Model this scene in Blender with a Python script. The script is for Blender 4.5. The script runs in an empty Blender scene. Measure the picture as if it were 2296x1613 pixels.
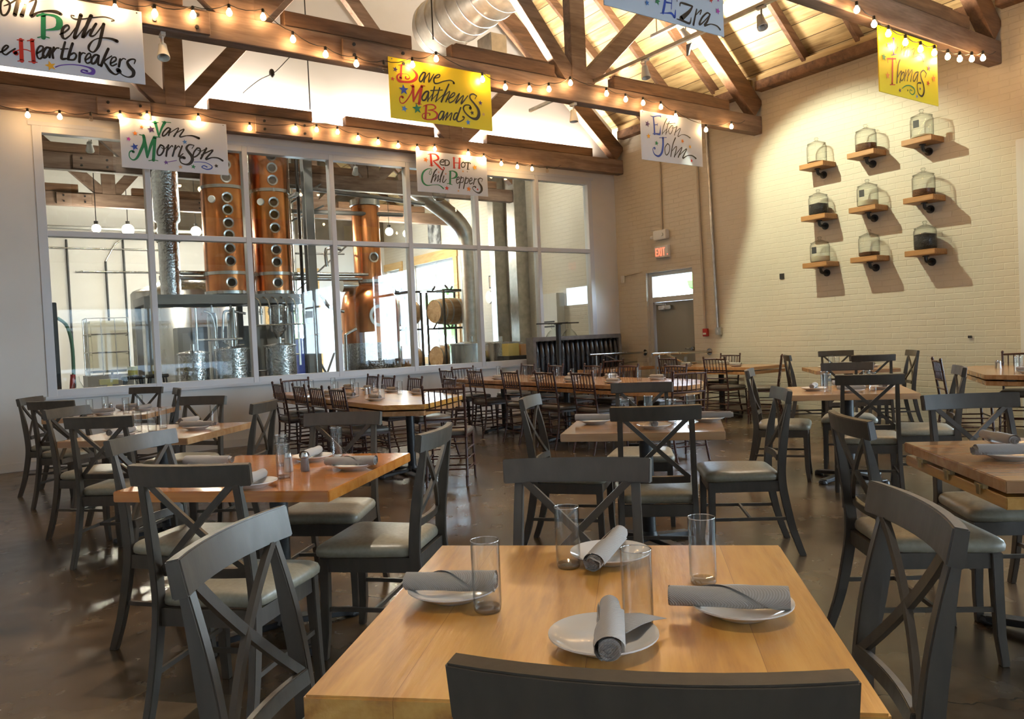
import bpy, bmesh, math, random
from mathutils import Vector, Matrix
random.seed(7)
PI = math.pi
C = bpy.context.scene.collection

# ---------------------------------------------------------------- camera
cam_d = bpy.data.cameras.new('camera'); cam = bpy.data.objects.new('camera', cam_d); C.objects.link(cam)
cam_d.sensor_width = 36.0; cam_d.sensor_fit = 'HORIZONTAL'; cam_d.lens = 36.0 * 1736 / 2296; cam_d.clip_end = 200; cam_d.clip_start = .02
cam.matrix_world = Matrix(((0.824832, 0.053335, -0.562857, 0), (-0.563585, -0.001674, -0.826057, 0), (-0.045, 0.998575, 0.028678, 1.33), (0, 0, 0, 1)))
bpy.context.scene.camera = cam
vs = bpy.context.scene.view_settings
vs.view_transform = 'Standard'; vs.look = 'None'; vs.gamma = 1; vs.use_curve_mapping = False; vs.exposure = 1.12
cy = bpy.context.scene.cycles
cy.max_bounces = 7; cy.diffuse_bounces = 3; cy.glossy_bounces = 3; cy.transmission_bounces = 6; cy.transparent_max_bounces = 12
cy.caustics_reflective = False; cy.caustics_refractive = False; cy.sample_clamp_indirect = 3.0; cy.use_denoising = True
# ---------------------------------------------------------------- daylight
w = bpy.data.worlds.new('world'); bpy.context.scene.world = w; w.use_nodes = True
nt = w.node_tree; bg = nt.nodes['Background']
tc = nt.nodes.new('ShaderNodeTexCoord'); sp = nt.nodes.new('ShaderNodeSeparateXYZ'); cr = nt.nodes.new('ShaderNodeValToRGB')
nt.links.new(tc.outputs['Generated'], sp.inputs[0]); nt.links.new(sp.outputs['Z'], cr.inputs[0]); nt.links.new(cr.outputs[0], bg.inputs[0])
cr.color_ramp.elements[0].color = (.74, .85, 1, 1); cr.color_ramp.elements[1].color = (.5, .7, 1, 1)
bg.inputs[1].default_value = 17.0

XW, YW, XL, YB, YF = 9.92, 10.9, -1.34, -11.0, 21.0     # brick wall, window wall, far side wall, street front, back of the still house
RX, RS = 4.29, .86                                      # ridge position, roof slope
def roof_z(x): return 5.12 + RS * (XW - x) if x > RX else 5.12 + RS * (x - XL)
def area(name, loc, rot, sx, sy, power, col):
    l = bpy.data.lights.new(name, 'AREA'); l.shape = 'RECTANGLE'; l.size = sx; l.size_y = sy; l.energy = power; l.color = col
    o = bpy.data.objects.new(name, l); C.objects.link(o); o.location = loc; o.rotation_euler = rot; return o
def portal(loc, rot, sx, sy):
    o = area('sky_portal', loc, rot, sx, sy, 1, (1, 1, 1)); o.data.cycles.is_portal = True
portal((5.4, YB + .12, 1.7), (PI / 2, 0, PI), 6.2, 2.9)
portal((XW - .02, .63, 2.0), (0, PI / 2, 0), 3.0, 4.2)
portal((XW - .02, -5.5, 2.2), (0, PI / 2, 0), 2.5, 5.0)
portal((XW - .02, 18.1, 2.2), (0, PI / 2, 0), 2.4, 2.3)

# ---------------------------------------------------------------- helpers
class MB:
    def __init__(s): s.v = []; s.f = []
    def add(s, vs, fs):
        n = len(s.v); s.v += [tuple(v) for v in vs]; s.f += [[i + n for i in f] for f in fs]; return s
    def box(s, c, d, rz=0.0, M=None):
        x, y, z = d[0] / 2, d[1] / 2, d[2] / 2
        R = M if M is not None else Matrix.Rotation(rz, 3, 'Z')
        vs = [Vector(c) + R @ Vector((a * x, b * y, e * z)) for e in (-1, 1) for b in (-1, 1) for a in (-1, 1)]
        return s.add(vs, [(0, 2, 3, 1), (4, 5, 7, 6), (0, 1, 5, 4), (2, 6, 7, 3), (0, 4, 6, 2), (1, 3, 7, 5)])
    def bb(s, x0, x1, y0, y1, z0, z1):
        return s.box(((x0 + x1) / 2, (y0 + y1) / 2, (z0 + z1) / 2), (x1 - x0, y1 - y0, z1 - z0))
    def bar(s, p, q, w, h, side=(0, 1, 0)):
        """square-section bar; w along SIDE, h across it"""
        p, q = Vector(p), Vector(q); d = (q - p).normalized(); a = Vector(side); a = (a - d * a.dot(d)).normalized(); b = d.cross(a)
        vs = [e + a * (i * w / 2) + b * (j * h / 2) for e in (p, q) for i, j in ((-1, -1), (1, -1), (1, 1), (-1, 1))]
        return s.add(vs, [(0, 3, 2, 1), (4, 5, 6, 7), (0, 1, 5, 4), (1, 2, 6, 5), (2, 3, 7, 6), (3, 0, 4, 7)])
    def sweep(s, pts, sec, up=(0, 0, 1), closed=False, scales=None):
        """sec: list of (a,b) in the frame (side, up')"""
        pts = [Vector(p) for p in pts]; n = len(pts); k = len(sec); U = Vector(up); vs = []
        for i, p in enumerate(pts):
            t = (pts[(i + 1) % n] - pts[i - 1]) if (closed or 0 < i < n - 1) else (pts[1] - pts[0] if i == 0 else pts[-1] - pts[-2])
            t.normalize(); a = t.cross(U)
            if a.length < 1e-4: a = t.cross(Vector((1, 0, 0)))
            a.normalize(); b = a.cross(t).normalized(); m = scales[i] if scales else 1
            vs += [p + a * (x * m) + b * (y * m) for x, y in sec]
        fs = []
        for i in range(n if closed else n - 1):
            j = (i + 1) % n
            fs += [(i * k + q, i * k + (q + 1) % k, j * k + (q + 1) % k, j * k + q) for q in range(k)]
        if not closed: fs += [tuple(range(k - 1, -1, -1)), tuple(range((n - 1) * k, n * k))]
        return s.add(vs, fs)
    def tube(s, pts, r, n=8, up=(0, 0, 1), closed=False):
        rr = r if isinstance(r, (list, tuple)) else None; r0 = 1 if rr else r
        return s.sweep(pts, [(r0 * math.cos(2 * PI * q / n), r0 * math.sin(2 * PI * q / n)) for q in range(n)], up, closed, rr)
    def cyl(s, p, q, r, n=16, r2=None):
        d = Vector(q) - Vector(p); up = (0, 0, 1) if abs(d.normalized().z) < .9 else (0, 1, 0)
        return s.tube([p, q], [r, r if r2 is None else r2], n, up)
    def lathe(s, prof, c=(0, 0, 0), n=24, M=None, close=True):
        vs = []; k = len(prof)
        for q in range(n):
            a = 2 * PI * q / n
            for r, z in prof:
                v = Vector((r * math.cos(a), r * math.sin(a), z)); vs.append(Vector(c) + (M @ v if M else v))
        fs = []
        for q in range(n):
            p = (q + 1) % n
            for i in range(k - 1): fs.append((q * k + i, p * k + i, p * k + i + 1, q * k + i + 1))
        if close:
            if prof[0][0] > 1e-5: fs.append(tuple(q * k for q in range(n - 1, -1, -1)))
            if prof[-1][0] > 1e-5: fs.append(tuple(q * k + k - 1 for q in range(n)))
        return s.add(vs, fs)
    def ball(s, c, r, n=12, sz=1.0):
        m = max(4, n // 2); return s.lathe([(max(1e-6, r * math.sin(PI * i / m)), -r * sz * math.cos(PI * i / m)) for i in range(m + 1)], c, n)
    def prism(s, poly, z0, z1):
        k = len(poly); vs = [(x, y, z0) for x, y in poly] + [(x, y, z1) for x, y in poly]
        return s.add(vs, [tuple(range(k - 1, -1, -1)), tuple(range(k, 2 * k))] + [(i, (i + 1) % k, k + (i + 1) % k, k + i) for i in range(k)])
    def yprism(s, poly, y0, y1):
        """polygon in x,z extruded along y"""
        k = len(poly); vs = [(x, y0, z) for x, z in poly] + [(x, y1, z) for x, z in poly]
        return s.add(vs, [tuple(range(k)), tuple(range(2 * k - 1, k - 1, -1))] + [(i, k + i, k + (i + 1) % k, (i + 1) % k) for i in range(k)])
    def build(s, name, mat, parent=None, smooth=0, bevel=0, seg=2):
        me = bpy.data.meshes.new(name); bm = bmesh.new(); vv = [bm.verts.new(v) for v in s.v]
        for f in s.f:
            try: bm.faces.new([vv[i] for i in f])
            except ValueError: pass
        bmesh.ops.remove_doubles(bm, verts=bm.verts, dist=1e-6)
        bmesh.ops.recalc_face_normals(bm, faces=bm.faces)
        if bevel:
            ed = [e for e in bm.edges if len(e.link_faces) == 2 and e.calc_face_angle(0) > .5]
            bmesh.ops.bevel(bm, geom=ed, offset=bevel, segments=seg, affect='EDGES', clamp_overlap=True)
        bm.to_mesh(me); bm.free(); me.materials.append(mat)
        if smooth:
            me.shade_smooth(); me.set_sharp_from_angle(angle=math.radians(smooth))
        o = bpy.data.objects.new(name, me); C.objects.link(o)
        if parent is not None: o.parent = parent
        return o
def tag(o, label, cat, group=None):
    o['label'] = label; o['category'] = cat
    if group: o['group'] = group
    return o
def thing(name, label, cat, loc=(0, 0, 0), rz=0.0, group=None):
    o = bpy.data.objects.new(name, None); C.objects.link(o); o.location = loc; o.rotation_euler = (0, 0, rz); o.empty_display_size = .1
    return tag(o, label, cat, group)
def struct(o): o['kind'] = 'structure'; return o
def dup(root, loc, rz, label, group=None):
    def cp(a, par):
        c = a.copy(); C.objects.link(c); c.parent = par
        for ch in [x for x in KIDS.get(a.name, [])]: cp(ch, c)
        return c
    r = cp(root, None); r.location = loc; r.rotation_euler = (0, 0, rz); r['label'] = label
    if group: r['group'] = group
    return r
KIDS = {}
def reg(root):
    def f(o):
        KIDS[o.name] = list(o.children)
        for c in o.children: f(c)
    f(root); return root
def smooth_pts(p, n=5, closed=False):
    p = [Vector(q) for q in p]; N = len(p)
    if N < 3: return p
    out = []
    for i in range(N if closed else N - 1):
        a, b, c, d = (p[(i - 1) % N] if closed or i else p[0]), p[i], p[(i + 1) % N], (p[(i + 2) % N] if closed or i + 2 < N else p[-1])
        for k in range(n):
            t = k / n; out.append(.5 * ((2 * b) + (c - a) * t + (2 * a - 5 * b + 4 * c - d) * t * t + (3 * b - a - 3 * c + d) * t ** 3))
    if not closed: out.append(p[-1])
    return out

# ---------------------------------------------------------------- materials
def mat(name, col, rough=.5, metal=0.0, spec=.5, **kw):
    m = bpy.data.materials.new(name); m.use_nodes = True; b = m.node_tree.nodes['Principled BSDF']
    b.inputs['Base Color'].default_value = (*col, 1); b.inputs['Roughness'].default_value = rough; b.inputs['Metallic'].default_value = metal
    b.inputs['Specular IOR Level'].default_value = spec
    for k, v in kw.items(): b.inputs[k.replace('_', ' ')].default_value = v
    m.diffuse_color = (*col, 1); return m
def nodes(m): return m.node_tree.nodes, m.node_tree.links, m.node_tree.nodes['Principled BSDF']
def varied(m, scale, cols, detail=4, stretch=(1, 1, 1), dist=0.0, rough=None, bump=0.0, coord='Object', bscale=None):
    """noise driven colour (list of (pos, rgb)), roughness range and bump"""
    N, L, b = nodes(m)
    t = N.new('ShaderNodeTexCoord'); mp = N.new('ShaderNodeMapping'); mp.inputs['Scale'].default_value = stretch
    no = N.new('ShaderNodeTexNoise'); no.inputs['Scale'].default_value = scale; no.inputs['Detail'].default_value = detail; no.inputs['Distortion'].default_value = dist
    L.new(t.outputs[coord], mp.inputs[0]); L.new(mp.outputs[0], no.inputs[0])
    r = N.new('ShaderNodeValToRGB'); e = r.color_ramp.elements
    e[0].position, e[0].color = cols[0][0], (*cols[0][1], 1); e[1].position, e[1].color = cols[-1][0], (*cols[-1][1], 1)
    for p, c in cols[1:-1]: q = e.new(p); q.color = (*c, 1)
    L.new(no.outputs[0], r.inputs[0]); L.new(r.outputs[0], b.inputs['Base Color'])
    if rough:
        mr = N.new('ShaderNodeMapRange'); mr.inputs[3].default_value, mr.inputs[4].default_value = rough; L.new(no.outputs[0], mr.inputs[0]); L.new(mr.outputs[0], b.inputs['Roughness'])
    if bump:
        bu = N.new('ShaderNodeBump'); bu.inputs['Strength'].default_value = bump; bu.inputs['Distance'].default_value = .01; src = no
        if bscale:
            src = N.new('ShaderNodeTexNoise'); src.inputs['Scale'].default_value = bscale; L.new(mp.outputs[0], src.inputs[0])
        L.new(src.outputs[0], bu.inputs['Height']); L.new(bu.outputs[0], b.inputs['Normal'])
    return m
def brick_mat(name, col, dark):
    """painted brick on a wall that runs along y"""
    m = mat(name, col, .6); N, L, b = nodes(m)
    t = N.new('ShaderNodeTexCoord'); mp = N.new('ShaderNodeMapping'); mp.inputs['Rotation'].default_value = (PI / 2, 0, PI / 2)
    sx = N.new('ShaderNodeSeparateXYZ'); cx = N.new('ShaderNodeCombineXYZ')
    L.new(t.outputs['Object'], sx.inputs[0]); L.new(sx.outputs['Y'], cx.inputs[0]); L.new(sx.outputs['Z'], cx.inputs[1])
    no0 = N.new('ShaderNodeTexNoise'); no0.inputs['Scale'].default_value = 4; L.new(t.outputs['Object'], no0.inputs[0])
    ad = N.new('ShaderNodeVectorMath'); ad.operation = 'MULTIPLY_ADD'; ad.inputs[1].default_value = (.02, .02, .02); L.new(no0.outputs['Color'], ad.inputs[0]); L.new(cx.outputs[0], ad.inputs[2])
    br = N.new('ShaderNodeTexBrick'); br.inputs['Scale'].default_value = 1; br.inputs['Brick Width'].default_value = .23; br.inputs['Row Height'].default_value = .078; br.inputs['Mortar Size'].default_value = .007
    br.inputs['Mortar Smooth'].default_value = .7; L.new(ad.outputs[0], br.inputs[0])
    no = N.new('ShaderNodeTexNoise'); no.inputs['Scale'].default_value = 1.3; no.inputs['Detail'].default_value = 6; L.new(t.outputs['Object'], no.inputs[0])
    mx = N.new('ShaderNodeMix'); mx.data_type = 'RGBA'; mx.inputs['A'].default_value = (*col, 1); mx.inputs['B'].default_value = (*dark, 1); L.new(no.outputs[0], mx.inputs['Factor'])
    L.new(mx.outputs['Result'], b.inputs['Base Color'])
    n2 = N.new('ShaderNodeTexNoise'); n2.inputs['Scale'].default_value = 9; L.new(cx.outputs[0], n2.inputs[0])
    ma = N.new('ShaderNodeMath'); ma.operation = 'MULTIPLY'; L.new(br.outputs['Fac'], ma.inputs[0]); L.new(n2.outputs[0], ma.inputs[1])
    a2 = N.new('ShaderNodeMath'); a2.operation = 'SUBTRACT'; L.new(no0.outputs[0], a2.inputs[0]); L.new(ma.outputs[0], a2.inputs[1])
    bu = N.new('ShaderNodeBump'); bu.inputs['Strength'].default_value = .55; bu.inputs['Distance'].default_value = .012; L.new(a2.outputs[0], bu.inputs['Height']); L.new(bu.outputs[0], b.inputs['Normal'])
    return m
def wood_mat(name, c1, c2, c3, axis='x', rough=(.3, .45), plank=0.0, grain=1.0, bump=.12, coat=0.0):
    """grain runs along AXIS; PLANK > 0 gives boards of that width"""
    m = mat(name, c2, .4); N, L, b = nodes(m)
    t = N.new('ShaderNodeTexCoord'); sx = N.new('ShaderNodeSeparateXYZ'); L.new(t.outputs['Object'], sx.inputs[0])
    a, c = {'x': ('X', 'Y'), 'y': ('Y', 'X'), 'z': ('Z', 'X')}[axis]
    cx = N.new('ShaderNodeCombineXYZ')
    s1 = N.new('ShaderNodeMath'); s1.operation = 'MULTIPLY'; s1.inputs[1].default_value = .12; L.new(sx.outputs[a], s1.inputs[0]); L.new(s1.outputs[0], cx.inputs[0])
    L.new(sx.outputs[c], cx.inputs[1])
    if axis != 'z': L.new(sx.outputs['Z'], cx.inputs[2])
    else: L.new(sx.outputs['Y'], cx.inputs[2])
    vec = cx.outputs[0]
    if plank:
        dv = N.new('ShaderNodeMath'); dv.operation = 'DIVIDE'; dv.inputs[1].default_value = plank; L.new(sx.outputs[c], dv.inputs[0])
        fl = N.new('ShaderNodeMath'); fl.operation = 'FLOOR'; L.new(dv.outputs[0], fl.inputs[0])
        wn = N.new('ShaderNodeTexWhiteNoise'); wn.noise_dimensions = '1D'; L.new(fl.outputs[0], wn.inputs['W'])
        ad = N.new('ShaderNodeVectorMath'); ad.operation = 'MULTIPLY_ADD'; ad.inputs[1].default_value = (5, 5, 5); L.new(wn.outputs['Color'], ad.inputs[0]); L.new(vec, ad.inputs[2]); vec = ad.outputs[0]
    no = N.new('ShaderNodeTexNoise'); no.inputs['Scale'].default_value = 9 * grain; no.inputs['Detail'].default_value = 6; no.inputs['Distortion'].default_value = 1.2; L.new(vec, no.inputs[0])
    fi = N.new('ShaderNodeTexNoise'); fi.inputs['Scale'].default_value = 60 * grain; fi.inputs['Detail'].default_value = 3; L.new(vec, fi.inputs[0])
    mi = N.new('ShaderNodeMath'); mi.operation = 'MULTIPLY_ADD'; mi.inputs[1].default_value = .35; L.new(fi.outputs[0], mi.inputs[0]); L.new(no.outputs[0], mi.inputs[2])
    r = N.new('ShaderNodeValToRGB'); e = r.color_ramp.elements; e[0].position, e[0].color = .45, (*c1, 1); e[1].position, e[1].color = .88, (*c3, 1); q = e.new(.66); q.color = (*c2, 1)
    L.new(mi.outputs[0], r.inputs[0]); out = r.outputs[0]
    if plank:
        hs = N.new('ShaderNodeHueSaturation'); mr = N.new('ShaderNodeMapRange'); mr.inputs[3].default_value = .78 if plank == .19 else .9; mr.inputs[4].default_value = 1.12 if plank == .19 else 1.05; L.new(wn.outputs['Value'], mr.inputs[0]); L.new(mr.outputs[0], hs.inputs['Value']); L.new(out, hs.inputs['Color']); out = hs.outputs[0]
        fr = N.new('ShaderNodeMath'); fr.operation = 'FRACT'; L.new(dv.outputs[0], fr.inputs[0]); gt = N.new('ShaderNodeMath'); gt.operation = 'LESS_THAN'; gt.inputs[1].default_value = .008 / plank if plank == .19 else .0012 / plank; L.new(fr.outputs[0], gt.inputs[0])
        mx = N.new('ShaderNodeMix'); mx.data_type = 'RGBA'; mx.inputs['B'].default_value = (*[q * (.3 if plank == .19 else .85) for q in c1], 1); L.new(gt.outputs[0], mx.inputs['Factor']); L.new(out, mx.inputs['A']); out = mx.outputs['Result']
    L.new(out, b.inputs['Base Color'])
    mr = N.new('ShaderNodeMapRange'); mr.inputs[3].default_value, mr.inputs[4].default_value = rough; L.new(no.outputs[0], mr.inputs[0]); L.new(mr.outputs[0], b.inputs['Roughness'])
    bu = N.new('ShaderNodeBump'); bu.inputs['Strength'].default_value = bump; bu.inputs['Distance'].default_value = .003; L.new(fi.outputs[0], bu.inputs['Height']); L.new(bu.outputs[0], b.inputs['Normal'])
    b.inputs['Coat Weight'].default_value = coat; b.inputs['Coat Roughness'].default_value = .16 if bump > .3 else .08; L.new(bu.outputs[0], b.inputs['Coat Normal'])
    return m
def thin_glass(name, tint=(1, 1, 1), refl=1.0, frost=0.0, edge=1.0):
    m = bpy.data.materials.new(name); m.use_nodes = True; N, L = m.node_tree.nodes, m.node_tree.links
    N.clear(); o = N.new('ShaderNodeOutputMaterial'); mx = N.new('ShaderNodeMixShader'); tr = N.new('ShaderNodeBsdfTransparent'); gl = N.new('ShaderNodeBsdfGlossy')
    tr.inputs[0].default_value = (*tint, 1); gl.inputs['Roughness'].default_value = frost; lw = N.new('ShaderNodeLayerWeight'); lw.inputs[0].default_value = .5; pw = N.new('ShaderNodeMath'); pw.operation = 'POWER'; pw.inputs[1].default_value = 5; L.new(lw.outputs['Facing'], pw.inputs[0])
    mu = N.new('ShaderNodeMath'); mu.operation = 'MULTIPLY_ADD'; mu.inputs[1].default_value = 1.0; mu.inputs[2].default_value = .04 * refl; mu.use_clamp = True
    p3 = N.new('ShaderNodeMath'); p3.operation = 'POWER'; p3.inputs[1].default_value = 2.5; L.new(lw.outputs['Facing'], p3.inputs[0]); mc = N.new('ShaderNodeMix'); mc.data_type = 'RGBA'; mc.inputs['A'].default_value = (*tint, 1); mc.inputs['B'].default_value = (tint[0] * edge, tint[1] * edge, tint[2] * edge, 1); L.new(p3.outputs[0], mc.inputs['Factor']); L.new(mc.outputs['Result'], tr.inputs[0])
    L.new(pw.outputs[0], mu.inputs[0]); L.new(mu.outputs[0], mx.inputs[0]); L.new(tr.outputs[0], mx.inputs[1]); L.new(gl.outputs[0], mx.inputs[2]); L.new(mx.outputs[0], o.inputs[0])
    return m
def emit(name, col, s):
    m = mat(name, (0, 0, 0), .5); b = m.node_tree.nodes['Principled BSDF']; b.inputs['Emission Color'].default_value = (*col, 1); b.inputs['Emission Strength'].default_value = s; return m

M = {}
M['wall'] = varied(mat('painted plaster', (.7, .69, .68), .6), 1.2, [(.3, (.72, .71, .69)), (.7, (.65, .64, .62))], rough=(.5, .65))
M['brick'] = brick_mat('cream painted brick', (.64, .585, .49), (.57, .515, .425))
M['floor'] = None
M['frame'] = mat('white window frame', (.60, .63, .68), .35)
M['glass'] = thin_glass('window glass', (.94, .97, .96), .75)
M['jar'] = thin_glass('jar glass', (.94, .96, .95), .9, edge=.25)
M['rim'] = thin_glass('glass rim', (.9, .9, .9), 12, edge=.9); M['gbase'] = thin_glass('glass base', (.93, .93, .92), 3.5, edge=.85)
M['tumbler'] = thin_glass('clear tumbler glass', (.985, .99, .985), 1.3, edge=.55)
M['beam'] = wood_mat('old truss timber', (.10, .055, .035), (.17, .11, .08), (.25, .17, .13), 'x', (.55, .7), grain=.8, bump=.5)
M['beamd'] = wood_mat('dark rafter timber', (.07, .035, .018), (.14, .07, .035), (.2, .11, .06), 'x', (.55, .7), grain=.8, bump=.5)
M['plank'] = wood_mat('roof boards', (.20, .12, .045), (.52, .37, .17), (.66, .50, .25), 'y', (.6, .75), plank=.19, grain=.55, bump=.4)
M['table'] = wood_mat('honey maple top', (.34, .125, .02), (.56, .265, .05), (.66, .35, .085), 'y', (.26, .38), plank=.30, grain=1.0, bump=.35, coat=.75)
M['table2'] = wood_mat('orange varnished top', (.42, .13, .02), (.54, .19, .03), (.62, .24, .05), 'x', (.08, .14), plank=.095, grain=.8, bump=.10, coat=.6)
M['table3'] = wood_mat('tan oak top', (.34, .16, .065), (.45, .23, .10), (.52, .30, .14), 'x', (.2, .3), plank=.095, grain=.8, bump=.08, coat=.4)
M['chair'] = varied(mat('grey brown chair paint', (.085, .068, .05), .42), 30, [(.3, (.060, .046, .033)), (.7, (.043, .033, .024))], rough=(.34, .48), stretch=(1, 1, .3), bump=.08)
M['seat'] = varied(mat('taupe vinyl', (.24, .22, .165), .38), 60, [(.3, (.27, .245, .185)), (.7, (.22, .20, .15))], rough=(.32, .44), bump=.05)
M['maho'] = varied(mat('mahogany stain', (.045, .014, .009), .3), 25, [(.3, (.055, .018, .011)), (.7, (.032, .010, .007))], rough=(.22, .38))
M['cush'] = varied(mat('dark taupe cushion', (.12, .10, .085), .35), 40, [(.3, (.13, .11, .095)), (.7, (.10, .085, .07))], rough=(.3, .42))
M['black'] = varied(mat('black iron', (.012, .012, .014), .4), 50, [(.3, (.016, .016, .018)), (.7, (.009, .009, .01))], rough=(.32, .5))
M['china'] = mat('white china', (.72, .70, .68), .12)
M['steel'] = varied(mat('brushed steel', (.55, .55, .54), .28, 1.0), 6, [(.3, (.6, .6, .59)), (.7, (.45, .45, .44))], rough=(.18, .34), stretch=(1, 1, .2))
M['steeld'] = varied(mat('dimpled steel', (.5, .5, .5), .25, 1.0), 22, [(.3, (.6, .6, .6)), (.7, (.4, .4, .41))], rough=(.12, .3), bump=1.0, bscale=26)
M['galv'] = varied(mat('galvanised duct', (.55, .54, .50), .32, 1.0), 9, [(.3, (.62, .60, .56)), (.7, (.45, .44, .41))], rough=(.26, .42))
M['copper'] = varied(mat('copper', (.62, .25, .10), .22, 1.0), 3, [(.3, (.66, .27, .10)), (.7, (.42, .15, .06))], rough=(.16, .3))
M['greysteel'] = mat('grey painted steel', (.20, .20, .20), .45)
M['whitep'] = mat('white plastic', (.7, .69, .66), .4)
M['red'] = mat('red enamel', (.4, .03, .025), .35)
M['bulbglass'] = emit('lit filament bulb', (1, .58, .24), 56)
M['bulboff'] = thin_glass('unlit bulb', (.9, .85, .8), 1.5)
M['rubber'] = mat('black cable', (.015, .014, .013), .5)
M['barrel'] = wood_mat('barrel oak', (.34, .2, .1), (.5, .32, .17), (.6, .42, .25), 'x', (.5, .6), grain=1, bump=.2)
M['shelf'] = wood_mat('shelf timber', (.2, .09, .03), (.33, .16, .055), (.42, .22, .09), 'y', (.4, .5), grain=1, bump=.2)
M['tan'] = mat('tan moulding', (.45, .3, .17), .5)
M['door'] = mat('grey door paint', (.24, .23, .20), .4)

# napkin: fine ribbed grey linen
m = M['linen'] = mat('ribbed grey linen', (.34, .32, .31), .85); N, L, b = nodes(m)
t = N.new('ShaderNodeTexCoord'); wv = N.new('ShaderNodeTexWave'); wv.inputs['Scale'].default_value = 130; wv.inputs['Distortion'].default_value = .3; wv.bands_direction = 'DIAGONAL'; L.new(t.outputs['Object'], wv.inputs[0])
r = N.new('ShaderNodeValToRGB'); r.color_ramp.elements[0].color = (.30, .275, .255, 1); r.color_ramp.elements[1].color = (.39, .36, .335, 1); L.new(wv.outputs[0], r.inputs[0]); L.new(r.outputs[0], b.inputs['Base Color'])
bu = N.new('ShaderNodeBump'); bu.inputs['Strength'].default_value = .4; bu.inputs['Distance'].default_value = .002; L.new(wv.outputs[0], bu.inputs['Height']); L.new(bu.outputs[0], b.inputs['Normal']); b.inputs['Sheen Weight'].default_value = .2
# polished, stained concrete
m = M['floor'] = mat('stained concrete', (.2, .14, .09), .3); N, L, b = nodes(m)
t = N.new('ShaderNodeTexCoord')
n1 = N.new('ShaderNodeTexNoise'); n1.inputs['Scale'].default_value = .9; n1.inputs['Detail'].default_value = 7; n1.inputs['Distortion'].default_value = .5; L.new(t.outputs['Object'], n1.inputs[0])
n2 = N.new('ShaderNodeTexNoise'); n2.inputs['Scale'].default_value = 6; n2.inputs['Detail'].default_value = 6; n2.inputs['Distortion'].default_value = .25; L.new(t.outputs['Object'], n2.inputs[0])
mm = N.new('ShaderNodeMath'); mm.operation = 'MULTIPLY_ADD'; mm.inputs[1].default_value = .22; L.new(n2.outputs[0], mm.inputs[0]); L.new(n1.outputs[0], mm.inputs[2])
r = N.new('ShaderNodeValToRGB'); e = r.color_ramp.elements; e[0].position = .46; e[0].color = (.030, .019, .010, 1); e[1].position = .80; e[1].color = (.14, .098, .058, 1); q = e.new(.61); q.color = (.072, .046, .025, 1)
L.new(mm.outputs[0], r.inputs[0])
vo = N.new('ShaderNodeTexVoronoi'); vo.feature = 'DISTANCE_TO_EDGE'; vo.inputs['Scale'].default_value = .42
n3 = N.new('ShaderNodeTexNoise'); n3.inputs['Scale'].default_value = 2.2; n3.inputs['Detail'].default_value = 5; L.new(t.outputs['Object'], n3.inputs[0])
av = N.new('ShaderNodeVectorMath'); av.operation = 'MULTIPLY_ADD'; av.inputs[1].default_value = (.5, .5, .5); L.new(n3.outputs['Color'], av.inputs[0]); L.new(t.outputs['Object'], av.inputs[2]); L.new(av.outputs[0], vo.inputs[0])
lt = N.new('ShaderNodeMath'); lt.operation = 'LESS_THAN'; lt.inputs[1].default_value = .0018; L.new(vo.outputs[0], lt.inputs[0])
mx = N.new('ShaderNodeMix'); mx.data_type = 'RGBA'; mx.inputs['B'].default_value = (.03, .02, .012, 1); L.new(lt.outputs[0], mx.inputs['Factor']); L.new(r.outputs[0], mx.inputs['A']); L.new(mx.outputs['Result'], b.inputs['Base Color'])
mr = N.new('ShaderNodeMapRange'); mr.inputs[3].default_value = .16; mr.inputs[4].default_value = .34; L.new(n2.outputs[0], mr.inputs[0]); L.new(mr.outputs[0], b.inputs['Roughness'])
bu = N.new('ShaderNodeBump'); bu.inputs['Strength'].default_value = .06; bu.inputs['Distance'].default_value = .01; L.new(n1.outputs[0], bu.inputs['Height']); L.new(bu.outputs[0], b.inputs['Normal'])

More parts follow.
